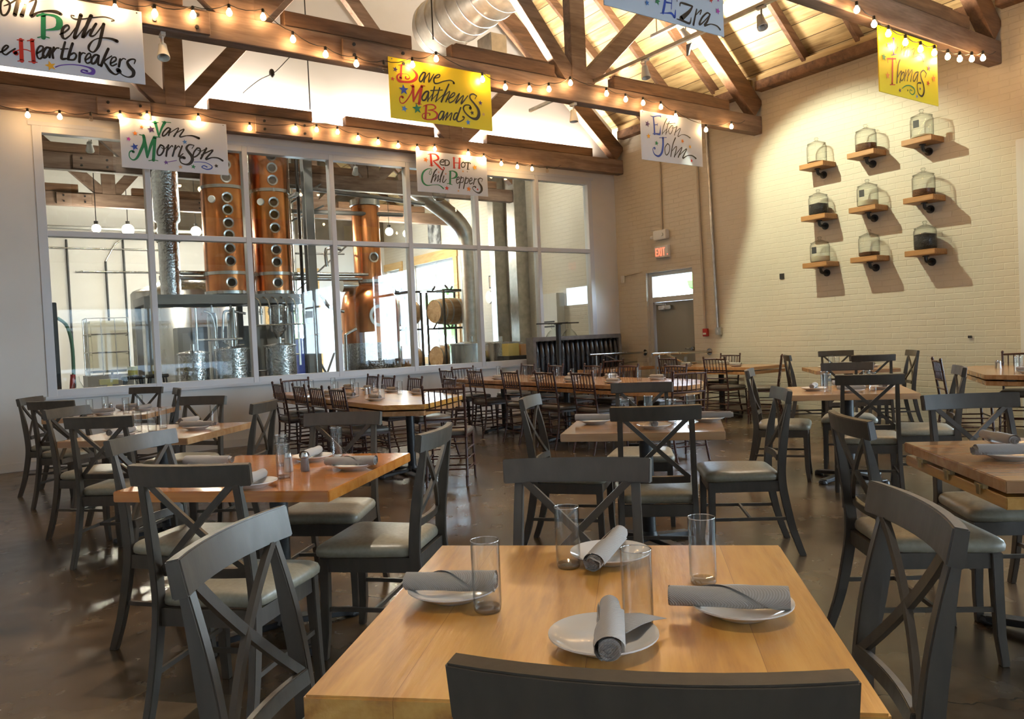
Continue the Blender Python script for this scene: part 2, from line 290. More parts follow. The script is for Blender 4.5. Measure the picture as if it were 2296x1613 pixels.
SIGNS={'petty':(7.5,(0.03,1.315),(3.715,4.355),[('k',13,[233,457,241,411,268,414,293,459,300,508,284,531,262,542,240,511,233,457]),('k',[7,11,11],[259,484,301,511,367,570]),('k',25,[367,570,330,426]),('k',[11,11,27],[355,519,423,581,378,430]),('k',[11,11,24,11,16,25,22],[401,523,485,578,443,440,492,476,564,502,626,508,659,496]),('G',34,[531,465,521,276]),('G',9,[481,269,524,285,564,281]),('G',14,[485,446,505,460,548,472,600,473]),('G',[10,22,47,47,22,7],[553,473,614,471,644,441,639,390,604,362,541,342]),('k',[7,12,12,12,19,22,13,8],[642,325,675,345,713,388,703,413,669,380,659,317,679,294,717,328]),('k',8,[717,328,787,440]),('k',[25,22,20,8,7],[808,517,787,446,748,314,787,352,852,458]),('k',[25,23,20,8],[886,526,857,459,811,328,875,412]),('k',9,[756,501,736,501,738,484,764,475,814,484,895,511,977,535,1028,534,1063,521,1042,511]),('k',[17,19,17,9,9],[920,465,890,409,869,355,907,368,973,470]),('k',[21,21,19,11,13,17,8,8,17,25],[979,474,952,359,928,276,889,219,855,230,857,269,895,321,957,351,1029,356,1074,344]),('k',11,[212,105,239,120,270,157,255,165,231,134,229,102,251,90,279,116,317,149]),('R',28,[361,229,358,57]),('R',8,[335,224,381,232]),('R',8,[331,52,372,62]),('R',28,[439,240,442,62]),('R',8,[406,229,456,246]),('R',8,[407,59,465,63]),('R',8,[320,118,330,135,363,152,396,154,427,146]),('R',33,[315,118,322,112]),('k',12,[469,137,508,171,514,199,491,198,467,148,472,105,490,97,518,129]),('k',15,[564,197,538,195,514,150,512,112,534,121,566,186]),('k',15,[569,198,557,119]),('k',15,[593,207,581,161,583,118]),('k',10,[583,162,609,202,629,208]),('k',[14,17,19,13],[678,266,653,174,646,123,678,128]),('k',9,[643,202,697,214]),('k',18,[733,264,710,194,692,125]),('k',13,[704,160,739,185,755,166,736,129,694,123]),('k',17,[784,195,775,116]),('k',10,[779,161,803,196,823,195]),('k',11,[825,141,862,175,858,202,838,188,821,146,834,115,870,137]),('k',15,[921,196,898,195,871,160,869,120,895,130,923,185]),('k',15,[926,194,917,122,934,114]),('k',18,[1003,266,974,199,939,109]),('k',[9,10,17,21,11,7],[1026,208,967,153,980,121,1008,75,1048,52,1081,74]),('k',11,[1017,144,1055,173,1056,201,1030,191,1012,143,1026,123,1061,145]),('k',16,[1092,190,1078,125]),('k',9,[1083,160,1113,199,1134,197]),('k',[6,12,12,17,26,26,21,9,8,7],[1201,168,1211,204,1179,204,1149,177,1162,139,1192,103,1185,62,1147,44,1106,55,1081,80]),('k',33,[1071,93,1078,83]),('P',[8,8,8,9,13,28,28,13,13,11,17],[596,44,636,66,704,83,773,88,837,82,876,65,870,36,829,29,787,35,796,53,830,47])],[('Y',561,49,43)]),'van':(10.6,(1.535,2.815),(3.645,4.32),[('G',[38,25,17],[408,595,427,510,442,426]),('G',[35,23,12],[521,609,481,529,443,426]),('G',10,[370,593,444,599]),('G',10,[489,612,593,615]),('k',15,[583,537,551,542,497,480,488,434,525,454,586,534]),('k',15,[586,534,558,448]),('k',[9,10,17],[565,475,684,558,623,443]),('k',[9,12,17,9,17,27],[634,476,750,550,691,447,777,469,851,474,924,452]),('G',10,[219,421,265,415]),('G',[32,38,32,25,15,11,11,19,32],[265,415,269,335,229,237,177,132,130,99,92,130,92,186,119,211,138,200]),('G',[25,38,22],[267,404,283,274,294,146]),('G',[19,32,38],[294,146,343,299,392,405]),('G',35,[396,405,363,117]),('G',11,[378,415,455,415]),('G',10,[309,106,362,119,415,115]),('k',17,[455,315,416,243,419,189,452,192,487,243,493,298,461,318]),('k',9,[465,286,500,270,551,329]),('k',18,[551,326,529,254,516,182]),('k',12,[529,247,587,320,601,309]),('k',18,[635,328,613,256,592,190]),('k',12,[607,249,665,322,683,311]),('k',[16,18,9],[714,330,664,190,721,234]),('k',8,[860,351,833,310]),('k',[9,16,24,29,33,33,29,16,13,14,26,33],[857,354,801,355,765,309,790,260,824,211,828,160,794,111,744,97,690,115,676,165,710,186,731,180]),('k',16,[899,323,855,266,842,203,887,221,930,274,929,319,899,323]),('k',9,[903,297,947,288,1012,331]),('k',20,[1012,331,935,189]),('k',[12,16,20,13,16,22],[944,236,1093,316,995,188,1075,215,1152,216,1208,188]),('P',8,[539,111,637,139]),('B',[8,8,9,12,16,13,12,12,16],[851,139,933,146,1008,137,1069,103,1054,69,997,57,942,79,968,101,1005,87])],[('O',248,518,27),('D',356,502,50),('O',170,431,34),('M',92,354,30),('B',155,264,49),('L',748,385,34),('P',511,102,32),('T',680,59,30),('G',837,76,33),('k',1125,111,29)]),'dave':(7.5,(3.7,4.985),(3.715,4.36),[('R',[21,21,32],[153,575,142,487,134,433]),('R',[7,7,11,21,32,32,23,21,27,21,13,5,6,8,11,13,16],[118,570,165,577,224,573,294,542,331,499,316,455,257,416,179,402,114,403,93,437,118,475,172,488,219,488,245,460,223,438,193,441,197,458]),('k',14,[436,537,408,534,366,478,363,435,394,447,438,527]),('k',14,[439,532,427,487,415,434]),('k',[7,10,15,9],[426,466,491,545,474,443,544,540]),('k',[8,10,10,11,16,16,11,9,10,11,24],[548,497,604,514,619,543,587,538,544,494,545,445,588,446,659,478,743,502,784,494,792,479]),('R',8,[249,373,285,375]),('R',[11,12,12,11,10,11,13,27],[278,369,257,302,205,221,155,172,117,177,113,219,132,242,149,234]),('R',[32,21],[279,372,277,209]),('R',[13,21,24],[277,209,329,301,388,387]),('R',30,[385,384,342,191]),('R',8,[382,394,425,393]),('R',8,[299,191,371,189]),('k',15,[462,339,428,329,385,272,389,235,426,250,467,329]),('k',14,[468,332,450,232]),('k',13,[545,402,497,244]),('k',13,[608,400,549,240]),('k',10,[493,354,641,380]),('k',7,[450,237,526,334]),('k',7,[497,249,589,343]),('k',7,[549,240,651,330]),('k',[14,17,18],[727,456,671,349,621,249]),('k',[8,9,15],[636,290,736,380,678,257]),('k',11,[692,281,778,331,799,367,773,363,722,301,726,252,782,282]),('k',[8,9,16,8,16,9],[782,282,861,375,803,257,912,360,874,258,968,362]),('k',7,[1087,379,1062,339]),('k',[11,14,15,16,20,28,34,28,17,15,16,12,11,17,31],[1087,376,1042,392,1001,373,1000,333,1055,279,1099,223,1104,162,1066,115,994,120,924,167,902,215,929,251,982,258,1000,236,993,226]),('R',24,[429,181,412,39]),('R',[8,11,14,20,11,7],[395,171,445,193,513,201,544,179,523,155,448,135]),('R',[7,13,24,27,13,11,11,9,7,11,14],[448,135,516,137,562,106,549,63,485,37,405,32,375,56,387,87,434,102,470,100,466,83]),('k',13,[638,145,612,138,578,86,580,48,611,65,650,138]),('k',13,[650,141,629,51]),('k',[7,10,13],[630,54,698,144,664,55]),('k',[7,10,13],[665,58,749,145,722,60]),('k',13,[816,151,787,136,764,76,793,79,832,145]),('k',[15,15,16,10,10,11,19],[868,216,831,134,809,70,840,57,894,86,909,113,892,116])],[('D',75,518,33),('R',39,413,26),('B',163,315,60),('L',161,114,39),('G',314,134,60),('D',1131,303,31),('k',1015,176,30),('L',955,62,35),('T',1167,178,26)]),'rhcp':(10.6,(5.62,6.9),(3.63,4.26),[('R',34,[252,584,261,414]),('R',[7,16,21,37,26,7],[205,579,271,594,342,591,384,551,371,513,289,485]),('R',[16,32,21,13,13,23],[300,481,369,424,433,371,469,364,487,389,471,397]),('R',8,[225,409,297,415]),('k',14,[427,482,485,492,472,523,431,508,411,475,431,440,482,440]),('k',14,[508,521,500,435]),('k',[10,13,18,16,11],[496,521,557,519,579,485,559,447,497,433]),('R',29,[667,570,663,412]),('R',30,[773,569,756,415]),('R',12,[672,490,772,496]),('R',7,[644,568,696,570]),('R',8,[745,569,796,571]),('R',8,[642,410,690,413]),('R',8,[730,411,780,414]),('k',13,[836,519,799,483,806,436,850,442,869,489,836,519]),('k',[14,12,13,8],[860,507,918,518,968,511,961,500]),('k',18,[927,516,912,412]),('k',8,[898,408,940,412]),('G',[6,13,26,32,32,26,16,8,11,16,23],[270,358,193,356,119,308,85,238,89,160,126,114,179,100,269,115,353,122,406,105,450,72]),('G',8,[246,350,255,309,232,271,209,285,236,339]),('k',[16,19,18],[348,364,297,302,238,151]),('k',[7,11,15],[259,210,332,284,299,176]),('k',[6,9,14],[299,176,376,272,350,175]),('k',[6,7,16,16],[350,175,420,249,462,353,462,353]),('k',16,[462,353,415,259,395,168]),('k',[14,14,11,9],[470,269,441,182,464,168,510,219]),('G',32,[590,347,574,155]),('G',[7,16,32,40,23,7],[560,349,634,359,695,335,699,287,662,255,603,238]),('G',11,[521,151,568,159,610,142]),('k',12,[695,220,746,248,740,274,706,250,692,201,707,170,753,200]),('k',15,[785,283,763,212,738,97]),('k',11,[771,250,816,272,830,244,806,196,761,187]),('k',16,[873,279,850,208,819,98]),('k',11,[859,246,904,268,919,245,894,192,849,183]),('k',12,[933,219,979,244,979,276,950,264,932,214,947,178,993,202]),('k',14,[1038,276,1007,176]),('k',9,[1017,231,1064,271,1082,263]),('k',7,[1186,271,1166,231]),('k',[9,13,16,22,30,33,24,11,9,10,13,24],[1186,274,1142,287,1103,259,1112,211,1154,154,1157,94,1109,48,1046,59,993,99,995,136,1028,146,1043,134])],[('O',161,492,46),('Y',1045,450,48),('R',511,81,42),('O',914,96,48),('T',720,53,22),('R',1080,102,23),('K',379,319,21),('K',505,303,22),('T',821,369,23),('k',900,370,12)]),'elton':(7.5,(7.34,8.515),(3.61,4.26),[('B',[21,26,26],[236,584,245,482,247,359]),('B',[4,16,12,16,7],[180,595,236,589,310,608,375,614,371,595]),('B',10,[252,480,307,493]),('B',7,[313,511,304,473]),('B',[7,16,26,12,4],[213,360,282,367,344,369,357,433,365,486]),('k',[13,11,7,9],[492,592,443,521,402,428,391,369]),('k',6,[392,380,480,452]),('k',9,[542,564,501,502,458,376]),('k',6,[480,520,653,551]),('k',5,[458,387,520,441]),('k',8,[576,509,521,451,525,400,555,398,591,449,602,505,576,509]),('k',6,[582,479,627,485,681,512]),('k',10,[681,512,625,384]),('k',[6,7,10,5,10,14],[635,417,748,493,690,376,766,405,851,409,934,381]),('B',8,[334,319,470,336]),('B',[29,31,31,26,16,9,10,16,23],[403,324,397,219,370,123,309,70,237,84,203,137,217,172,243,177,240,162]),('k',11,[488,257,433,196,436,119,465,100,512,152,523,227,488,257]),('k',[16,13,14],[642,349,584,248,538,86]),('k',[7,10,15],[557,156,658,235,607,87]),('k',[7,10,15],[607,93,764,235,682,89]),('k',[7,11,16,10,14,19],[689,106,856,223,768,87,866,128,959,137,1036,106])],[('D',120,480,47),('Y',132,318,40),('G',276,240,37),('O',777,319,35),('Y',923,256,30),('R',944,65,28)]),'ezra':(4.2,(3.8,5.08),(3.68,4.32),[('B',21,[622,180,605,111,587,55]),('B',[5,8,18,21,5],[560,48,625,61,681,69,712,47,725,105]),('B',[14,9],[630,143,680,147]),('B',[7,5],[690,195,680,101]),('k',[7,11,16,11],[775,145,785,170,834,173,915,171]),('k',[9,22,35],[918,170,873,118,786,51]),('k',[5,16,16,5],[734,38,806,36,876,32,896,79]),('k',[10,12,16],[964,157,946,107,920,28]),('k',[6,7,9],[948,107,1017,164,1000,125]),('k',[11,11,13,15,9,7],[1114,147,1082,152,1023,104,987,46,1020,59,1111,139]),('k',[11,16,15,7,11,15],[1117,148,1081,86,1046,46,1121,71,1192,70,1230,49]),('k',6,[743,195,746,174])],[('L',422,96,24),('G',530,132,32),('R',1131,261,25),('M',1215,280,19),('M',1208,191,29)]),'thomas':(4.2,(7.33,8.44),(3.56,4.2),[('P',22,[273,559,264,400]),('P',9,[223,385,315,408]),('P',8,[243,552,303,559]),('k',10,[351,513,322,439]),('k',7,[328,465,391,509]),('k',9,[422,508,397,433]),('k',[6,8,10],[404,456,484,514,458,427]),('k',[6,8,10],[465,455,546,519,512,430]),('k',9,[657,521,592,493,575,435,627,460,672,518]),('k',[9,11,7,9,15],[672,518,636,434,733,467,803,462,826,420]),('R',14,[147,337,302,363]),('R',23,[242,353,222,101]),('R',9,[182,89,272,102]),('R',7,[151,333,154,301]),('R',7,[302,357,305,320]),('k',12,[378,364,339,292,309,124]),('k',[6,9,11],[322,181,398,258,362,137]),('k',9,[428,251,384,201,392,158,435,192,448,244,428,251]),('k',9,[481,282,449,167]),('k',[6,7,10],[456,201,539,296,501,174]),('k',[6,7,10],[508,209,602,301,564,178]),('k',10,[708,295,659,276,615,214,635,190,712,279]),('k',10,[718,296,691,197]),('k',6,[878,304,851,260]),('k',[9,10,13,16,18,19,17,10,9,11,17],[878,304,823,329,766,292,774,237,814,181,821,109,775,58,711,76,691,135,701,179,761,191]),('G',[6,10,12,14,13,10,9,9,11],[398,82,472,120,556,133,628,115,637,77,593,49,544,64,554,92,585,87])],[('P',169,473,36),('G',83,343,41),('O',142,172,41),('D',923,368,41),('O',1015,273,44),('R',903,208,32),('D',356,57,25),('L',675,41,23),('D',741,128,20),('k',501,78,15)])}

# ================================================================ the room
def st(name, m, mb, **k): return struct(mb.build(name, m, None, **k))
st('floor', M['floor'], MB().bb(XL - .2, XW + .2, YB - .2, YF + .2, -.12, 0))
# window wall: openings for seven by two panes, X .62-9.35, z .85-4.13
wx0, wx1, wz0, wz1, wzm = .62, 9.35, .86, 4.13, 2.84
mb = MB(); mb.bb(XL, wx0, YW, YW + .18, 0, 9.9); mb.bb(wx1, XW, YW, YW + .18, 0, 9.9); mb.bb(wx0, wx1, YW, YW + .18, 0, wz0); mb.bb(wx0, wx1, YW, YW + .18, wz1, 5.05)
mb.yprism([(wx0, 5.05), (wx1, 5.05), (wx1, roof_z(wx1) + .05), (RX, roof_z(RX)), (wx0, roof_z(wx0) + .05)], YW, YW + .18)
st('wall_window_side', M['wall'], mb)
# brick wall with a street window near the front, the exit door and the still house windows
def brick(y0, y1, z0, z1, name): st(name, M['brick'], MB().bb(XW, XW + .3, y0, y1, z0, z1))
mb = MB()
for a, b, c, d in ((YB, -8.0, 0, 5.4), (-8.0, -3.0, 0, 1.0), (-8.0, -3.0, 3.45, 5.4), (-3.0, -1.5, 0, 5.4), (-1.5, 2.75, 0, .1), (-1.5, 2.75, 3.45, 5.4), (2.75, 9.06, 0, 5.4), (9.06, 10.16, 2.37, 5.4), (10.16, 16.95, 0, 5.4), (16.95, 19.25, 0, .9), (16.95, 19.25, 3.42, 5.4), (19.25, 20.0, 0, 5.4), (20.0, 20.85, 3.42, 5.4), (20.85, YF, 0, 5.4)):
    mb.bb(XW, XW + .3, a, b, c, d)
st('wall_brick_side', M['brick'], mb)
st('trim_pilaster', M['wall'], MB().bb(XW - .10, XW - .001, 3.2, 4.05, 0, 3.32), bevel=.01)
mb = MB(); mb.bb(XL - .2, XL, YB, YF, 0, 5.4); st('wall_far_side', M['wall'], mb)
mb = MB(); mb.bb(XL, 2.3, YB - .2, YB, 0, 9.9); mb.bb(8.5, XW, YB - .2, YB, 0, 9.9); mb.bb(2.3, 8.5, YB - .2, YB, 0, .25); mb.bb(2.3, 8.5, YB - .2, YB, 3.15, 9.9); st('wall_street_side', M['wall'], mb)
mb = MB()
for a, b, c, d in ((XL, 6.5, 0, 9.9), (6.5, 7.7, 3.3, 9.9), (7.7, XW, 0, 9.9)): mb.bb(a, b, YF, YF + .2, c, d)
st('wall_still_house_end', M['wall'], mb)
st('wall_still_house_gable_shade', varied(mat('painted gable shade', (.12, .09, .06), .7), 3, [(.3, (.14, .11, .075)), (.7, (.08, .06, .04))]), MB().yprism([(3.7, 4.15), (XW - .01, 4.15), (XW - .01, roof_z(XW) - .1), (RX, roof_z(RX) - .1), (3.7, roof_z(3.7) - .1)], YF - .04, YF - .005))  # dark colour stands in for the unlit upper end wall
st('baseboard_window_wall', M['wall'], MB().bb(XL, 9.35, YW - .022, YW - .001, 0, .11), bevel=.006)
# roof: boards over rafters on both slopes
t = .06
for nm, xa, xb in (('ceiling_brick_side', RX, XW + .35), ('ceiling_far_side', XL - .25, RX)):
    st(nm, M['plank'], MB().yprism([(xa, roof_z(xa)), (xb, roof_z(xb)), (xb, roof_z(xb) + t), (xa, roof_z(xa) + t)], YB - .2, YF + .2))
ra = math.atan(RS)
# glazing frame of the big window: 7 bays, 2 rows
px = [wx0 + (wx1 - wx0) * i / 7 for i in range(8)]
wf = struct(thing('window_1', 'tall white interior window of fourteen panes onto the still house', 'window', (0, 0, 0)))
del wf['category']
mb = MB(); y0, y1 = YW - .015, YW + .12
for i, x in enumerate(px):
    hw = .035 if 0 < i < 7 else .05
    xx = x + (.05 if i == 0 else -.05 if i == 7 else 0); mb.bb(xx - hw, xx + hw, y0, y1, wz0, wz1)
for z, h in ((wz0 + .03, .05), (wzm, .035), (wz1 - .03, .05)):
    for i in range(7): mb.bb(px[i] + .035, px[i + 1] - .035, y0 + .004, y1 - .004, z - h, z + h)
mb.build('window_frame', M['frame'], wf, bevel=.004, seg=1)
for i in range(7):
    for a, b in ((wz0 + .08, wzm - .035), (wzm + .035, wz1 - .08)):
        MB().bb(px[i] + .034, px[i + 1] - .034, YW + .05, YW + .053, a, b).build('window_pane', M['glass'], wf)
MB().bb(wx0 - .03, wx1 + .03, YW - .05, YW - .016, wz0 - .035, wz0 + .005).build('window_sill', M['frame'], wf, bevel=.004)
MB().bb(wx0 - .04, wx1 + .04, YW - .02, YW - .001, wz1, wz1 + .05).build('window_head_casing', M['frame'], wf, bevel=.004)
# street side windows behind the camera and the brick wall's street window
def glazed(name, box, n, axis, m=M['frame']):
    x0, x1, y0, y1, z0, z1 = box; r = struct(bpy.data.objects.new(name, None)); C.objects.link(r); mb = MB()
    for i in range(n + 1):
        f = i / n
        if axis == 'x': x = x0 + (x1 - x0) * f; mb.bb(x - .035, x + .035, y0, y1, z0, z1)
        else: y = y0 + (y1 - y0) * f; mb.bb(x0, x1, y - .035, y + .035, z0, z1)
    for z in (z0 + .03, z1 - .03, z1 - .7):
        if axis == 'x': mb.bb(x0, x1, y0 + .005, y1 - .005, z - .03, z + .03)
        else: mb.bb(x0 + .005, x1 - .005, y0, y1, z - .03, z + .03)
    mb.build('window_frame', m, r)
    g = MB(); 
    if axis == 'x': g.bb(x0, x1, (y0 + y1) / 2, (y0 + y1) / 2 + .004, z0, z1)
    else: g.bb((x0 + x1) / 2, (x0 + x1) / 2 + .004, y0, y1, z0, z1)
    g.build('window_pane', M['glass'], r); return r
glazed('window_2', (2.3, 8.5, YB - .15, YB - .05, .25, 3.15), 4, 'x', M['greysteel'])
w3 = glazed('window_3', (XW + .1, XW + .2, -1.5, 2.75, .1, 3.45), 3, 'y', M['frame']); MB().bb(XW + .03, XW + .035, -1.47, -.1, 1.7, 3.40).build('roller_blind', mat('roller blind', (.6, .6, .56), .8), w3); MB().cyl((XW + .05, -1.47, 3.41), (XW + .05, -.1, 3.41), .03, 10).build('blind_roller', M['frame'], w3)
glazed('window_7_added', (XW + .1, XW + .2, -8.0, -3.0, 1.0, 3.45), 4, 'y', M['frame'])  # unseen window, added to throw daylight on the sign faces
glazed('window_4', (XW + .1, XW + .2, 16.95, 19.25, .9, 3.42), 2, 'y', M['frame'])
glazed('window_5', (XW + .1, XW + .2, 20.0, 20.85, .0, 3.42), 1, 'y', M['frame'])
glazed('window_6', (6.5, 7.7, YF + .05, YF + .15, 0.0, 3.3), 1, 'x', M['frame'])
pine = wood_mat('pine casing', (.45, .26, .09), (.62, .39, .15), (.7, .46, .2), 'y', (.4, .5), bump=.1)
mb = MB(); mb.bb(XW - .04, XW - .001, 16.75, 19.45, 3.42, 3.66); mb.bb(XW - .04, XW - .001, 16.77, 16.95, .9, 3.42); mb.bb(XW - .04, XW - .001, 19.25, 19.43, .9, 3.42); mb.bb(XW - .04, XW - .001, 16.95, 19.25, .72, .9); st('trim_1', pine, mb)
mb = MB(); mb.bb(XW - .04, XW - .001, 19.82, 21, 3.42, 3.62); mb.bb(XW - .04, XW - .001, 19.83, 20, 0, 3.42); st('trim_2', pine, mb)
mb = MB(); mb.bb(6.32, 7.88, YF - .04, YF - .001, 3.3, 3.5); mb.bb(6.33, 6.5, YF - .04, YF - .001, 0, 3.3); mb.bb(7.7, 7.87, YF - .04, YF - .001, 0, 3.3); st('trim_3', pine, mb)

# exit door with a transom light in the brick wall
d = struct(bpy.data.objects.new('door_1', None)); C.objects.link(d); da, db = 9.06, 10.16
mb = MB()
for a, b, c, e in ((da, da + .05, 0, 2.37), (db - .09, db, 0, 2.37), (da + .05, db - .09, 2.30, 2.37), (da + .05, db - .09, 1.84, 1.93)): mb.bb(XW + .06, XW + .24, a, b, c, e)
mb.build('door_frame', mat('pale door frame', (.5, .5, .48), .4), d, bevel=.004)
MB().bb(XW + .12, XW + .17, da + .055, db - .095, .01, 1.835).build('door_leaf', M['door'], d, bevel=.004)
MB().bb(XW + .14, XW + .144, da + .05, db - .09, 1.93, 2.30).build('transom_pane', M['glass'], d)
h = MB().cyl((XW + .07, da + .13, 1.0), (XW + .12, da + .13, 1.0), .03).cyl((XW + .06, da + .13, 1.0), (XW + .06, da + .27, 1.0), .012).build('door_handle', M['steel'], d, smooth=40)
cl = MB().bb(XW + .045, XW + .12, db - .52, db - .22, 1.70, 1.77).build('door_closer', M['steel'], d, bevel=.01)
MB().bar((XW + .06, db - .42, 1.79), (XW + .0, db - .2, 1.81), .03, .012, (0, 0, 1)).bar((XW + .0, db - .2, 1.81), (XW + .10, db - .12, 1.84), .03, .012, (0, 0, 1)).build('closer_arm', M['steel'], cl)

# ---------------------------------------------------------------- roof trusses
PX1, PX2 = 2.21, 6.37
def truss(y, label, yc=.15, rods=()):
    t = thing('roof_truss', label, 'truss', (0, 0, 0), 0, 'timber roof trusses'); f, k = y - yc / 2, y + yc / 2
    mb = MB().bb(XL + .01, XW - .01, f, k, 4.24, 4.50); mb.build('bottom_chord', M['beam'], t, bevel=.008, seg=1)
    for a, b in ((XL + .3, 1.68), (2.62, 4.02), (4.52, 5.98), (6.95, 9.2)):
        MB().bb(a, b, f + .01, k - .01, 4.505, 4.65).build('spacer_plank', M['beamd'], t, bevel=.006, seg=1)
    for a, b in ((1.3, 1.9), (3.2, 4.0)): 
        pl = MB().bb(a, b, f - .035, f - .001, 4.26, 4.47).build('splice_plate', M['beam'], t, bevel=.005, seg=1)
        for i in range(4): MB().cyl((a + .12 + (b - a - .24) * (i % 2), f - .05, 4.31 + .11 * (i // 2)), (a + .12 + (b - a - .24) * (i % 2), f - .034, 4.31 + .11 * (i // 2)), .018, 8).build('bolt', M['black'], pl)
    zr = lambda x: (4.55 + RS * (9.75 - x)) if x > RX else (4.55 + RS * (x - (2 * RX - 9.75)))
    for X in (PX1, PX2):
        MB().bb(X - .12, X + .12, y - .07, y + .07, 4.45, zr(X) + .1).build('post', M['beam'], t, bevel=.006, seg=1)
        for s in (-1, 1):
            dx = 1.75; MB().bar((X + s * .05, y + .0, 4.46), (X + s * (dx + .0), y, min(4.46 + dx * 1.15, zr(X + s * dx) + .1)), .12, .20, (0, 1, 0)).build('diagonal_brace', M['beam'], t, bevel=.005, seg=1)
    for s in (-1, 1):
        e = RX + s * (9.86 - RX); z0 = 4.55 - RS * .11 + .14; L0 = Vector((e, y, z0)); T0 = Vector((RX, y, z0 + RS * (9.86 - RX)))
        MB().bar(L0, T0, .15, .30, (0, 1, 0)).build('rafter', M['beamd'], t, bevel=.006, seg=1)
    return t
truss(10.70, 'timber roof truss standing close against the big window wall')
truss(7.62, 'timber roof truss carrying the two white signs and yellow sign over the middle of the room')
truss(4.28, 'timber roof truss nearest overhead, its end resting on the brick wall above the jars')
truss(1.0, 'timber roof truss directly above the camera end of the room')
truss(-2.2, 'timber roof truss in the front half of the room')
truss(-5.4, 'timber roof truss near the street windows')
truss(13.85, 'first timber roof truss inside the still house behind the glass')
truss(17.1, 'second timber roof truss deep inside the still house')
bpy.data.objects['roof_truss.001']['label'] = 'timber roof truss over the middle of the room carrying three hanging signs'
# common rafters on the brick side slope
SLN = Vector((math.sin(ra), 0, math.cos(ra)))
k = 0
for i, y in enumerate([YB + .5 + .82 * j for j in range(39)]):
    if min(abs(y - q) for q in (4.28, 7.62, 10.70, 13.85, 17.1)) < .14: continue
    a = Vector((XW + .1, y, roof_z(XW + .1) - .085)); b = Vector((RX, y, roof_z(RX) - .085))
    st('ceiling_rafter', M['beamd'], MB().bar(a, b, .06, .14, (0, 1, 0)))
    a = Vector((XL - .1, y, roof_z(XL - .1) - .085)); st('ceiling_rafter', M['beamd'], MB().bar(a, b, .06, .14, (0, 1, 0)))
for a, b in ((1.3, 4.2), (4.36, 7.54), (7.7, 10.6)):
    st('trim_wall_plate', M['beamd'], MB().bb(XW - .16, XW - .001, a, b, 4.86, 5.0), bevel=.008)
    st('trim_eave_board', M['plank'], MB().bb(XW - .12, XW - .001, a, b, 5.005, 5.09))

# ---------------------------------------------------------------- track, pipes, duct, lamps
WARM = (1.0, .87, .70)
def uplight(x0, x1, y, z, power, label, tilt=0.0):
    t = thing('uplight_strip', label, 'light', ((x0 + x1) / 2, y, z), 0, 'uplight strips on the trusses'); n = x1 - x0
    MB().bb(-n / 2, n / 2, -.03, .03, 0, .035).build('housing', M['beamd'], t)
    l = area('uplight_lamp', (0, 0, .05), (PI + tilt, 0, 0), n * .96, .05, power, WARM); l.parent = t
    if y < 10: l.data.spread = math.radians(165)
G = 'white uplight strip on the truss '
for x0, x1, w_ in ((2.5, 4.2, 1), (4.45, 6.1, 1), (6.7, 9.3, 1.5), (XL + .3, 1.4, .7)):
    uplight(x0, x1, 10.868, 4.52, 85 * w_, G + 'by the window wall, ' + {2.5: 'right of the first post', 4.45: 'left of the second post', 6.7: 'beside the brick wall', XL + .3: 'beside the far wall'}[x0])
for y, nm in ((7.62, 'over the middle of the room'), (4.28, 'overhead')):
    for x0, x1, q in ((7.0, 8.9, 'towards the brick wall'), (4.6, 5.9, 'between the posts')):
        uplight(x0, x1, y, 4.652, 150 if x0 > 6 else 60, G + nm + ', ' + q)
def spot(loc, target, power, size, blend=.1, col=WARM, r=.012):
    l = bpy.data.lights.new('spot_lamp', 'SPOT'); l.energy = power; l.spot_size = math.radians(size); l.spot_blend = blend; l.color = col; l.shadow_soft_size = r
    o = bpy.data.objects.new('spot_lamp', l); C.objects.link(o); d = Vector(target) - Vector(loc); o.rotation_euler = d.to_track_quat('-Z', 'Y').to_euler(); o.location = loc; return o
# a strut rail along the room with small track heads
tr = thing('track_rail', 'long grey steel strut rail crossing over the trusses near the posts', 'track', (6.62, 6.0, 4.53))
MB().bb(-.02, .02, -3, 2.98, 0, .04).build('rail', M['galv'], tr)
def track_head(loc, target, power, size, label, blend=.15, col=WARM, r=.012):
    t = thing('track_spotlight', label, 'spotlight', loc, 0, 'white track spotlights'); d = (Vector(target) - Vector(loc)).normalized(); q = d.to_track_quat('-Z', 'Y').to_matrix()
    MB().lathe([(.0, .10), (.035, .095), (.04, .04), (.055, -.03), (.055, -.05), (.048, -.05), (.03, .0)], (0, 0, 0), 16, q, close=False).build('lamp_head', M['whitep'], t, smooth=40)
    MB().cyl((0, 0, .02), (0, 0, .17), .01, 8).bb(-.02, .02, -.05, .05, .15, .18).build('stem', M['whitep'], t)
    if power:
        l = spot((0, 0, 0), d, power, size, blend, col, r); l.location = d * .06; l.parent = t
track_head((6.62, 5.0, 4.36), (6.0, 3.7, .8), 60, 60, 'small white track spotlight hanging from the strut rail nearer the camera')
track_head((6.62, 6.65, 4.36), (6.4, 6.0, .8), 60, 60, 'small white track spotlight hanging from the strut rail behind the timber post')
track_head((7.55, 6.85, 5.05), (XW, 6.2, 2.2), 250, 82, 'white spotlight under the roof aimed at the jar shelves', .45, (.96, 1.0, .70), r=.005)
_L = Vector((7.55, 6.85, 5.05)); _L = _L + (Vector((XW, 6.2, 2.2)) - _L).normalized() * .06; _t = bpy.data.objects['track_spotlight.002']
_w = [(7.45, 4.55), (7.62, 4.25), (7.8, 4.05), (7.8, 2.95), (8.45, 1.3), (8.8, .4), (10.2, .4), (10.2, 4.55)]
_v = [(_L + (Vector((XW, a, b)) - _L) * .035) - Vector((7.55, 6.85, 5.05)) for a, b in _w]
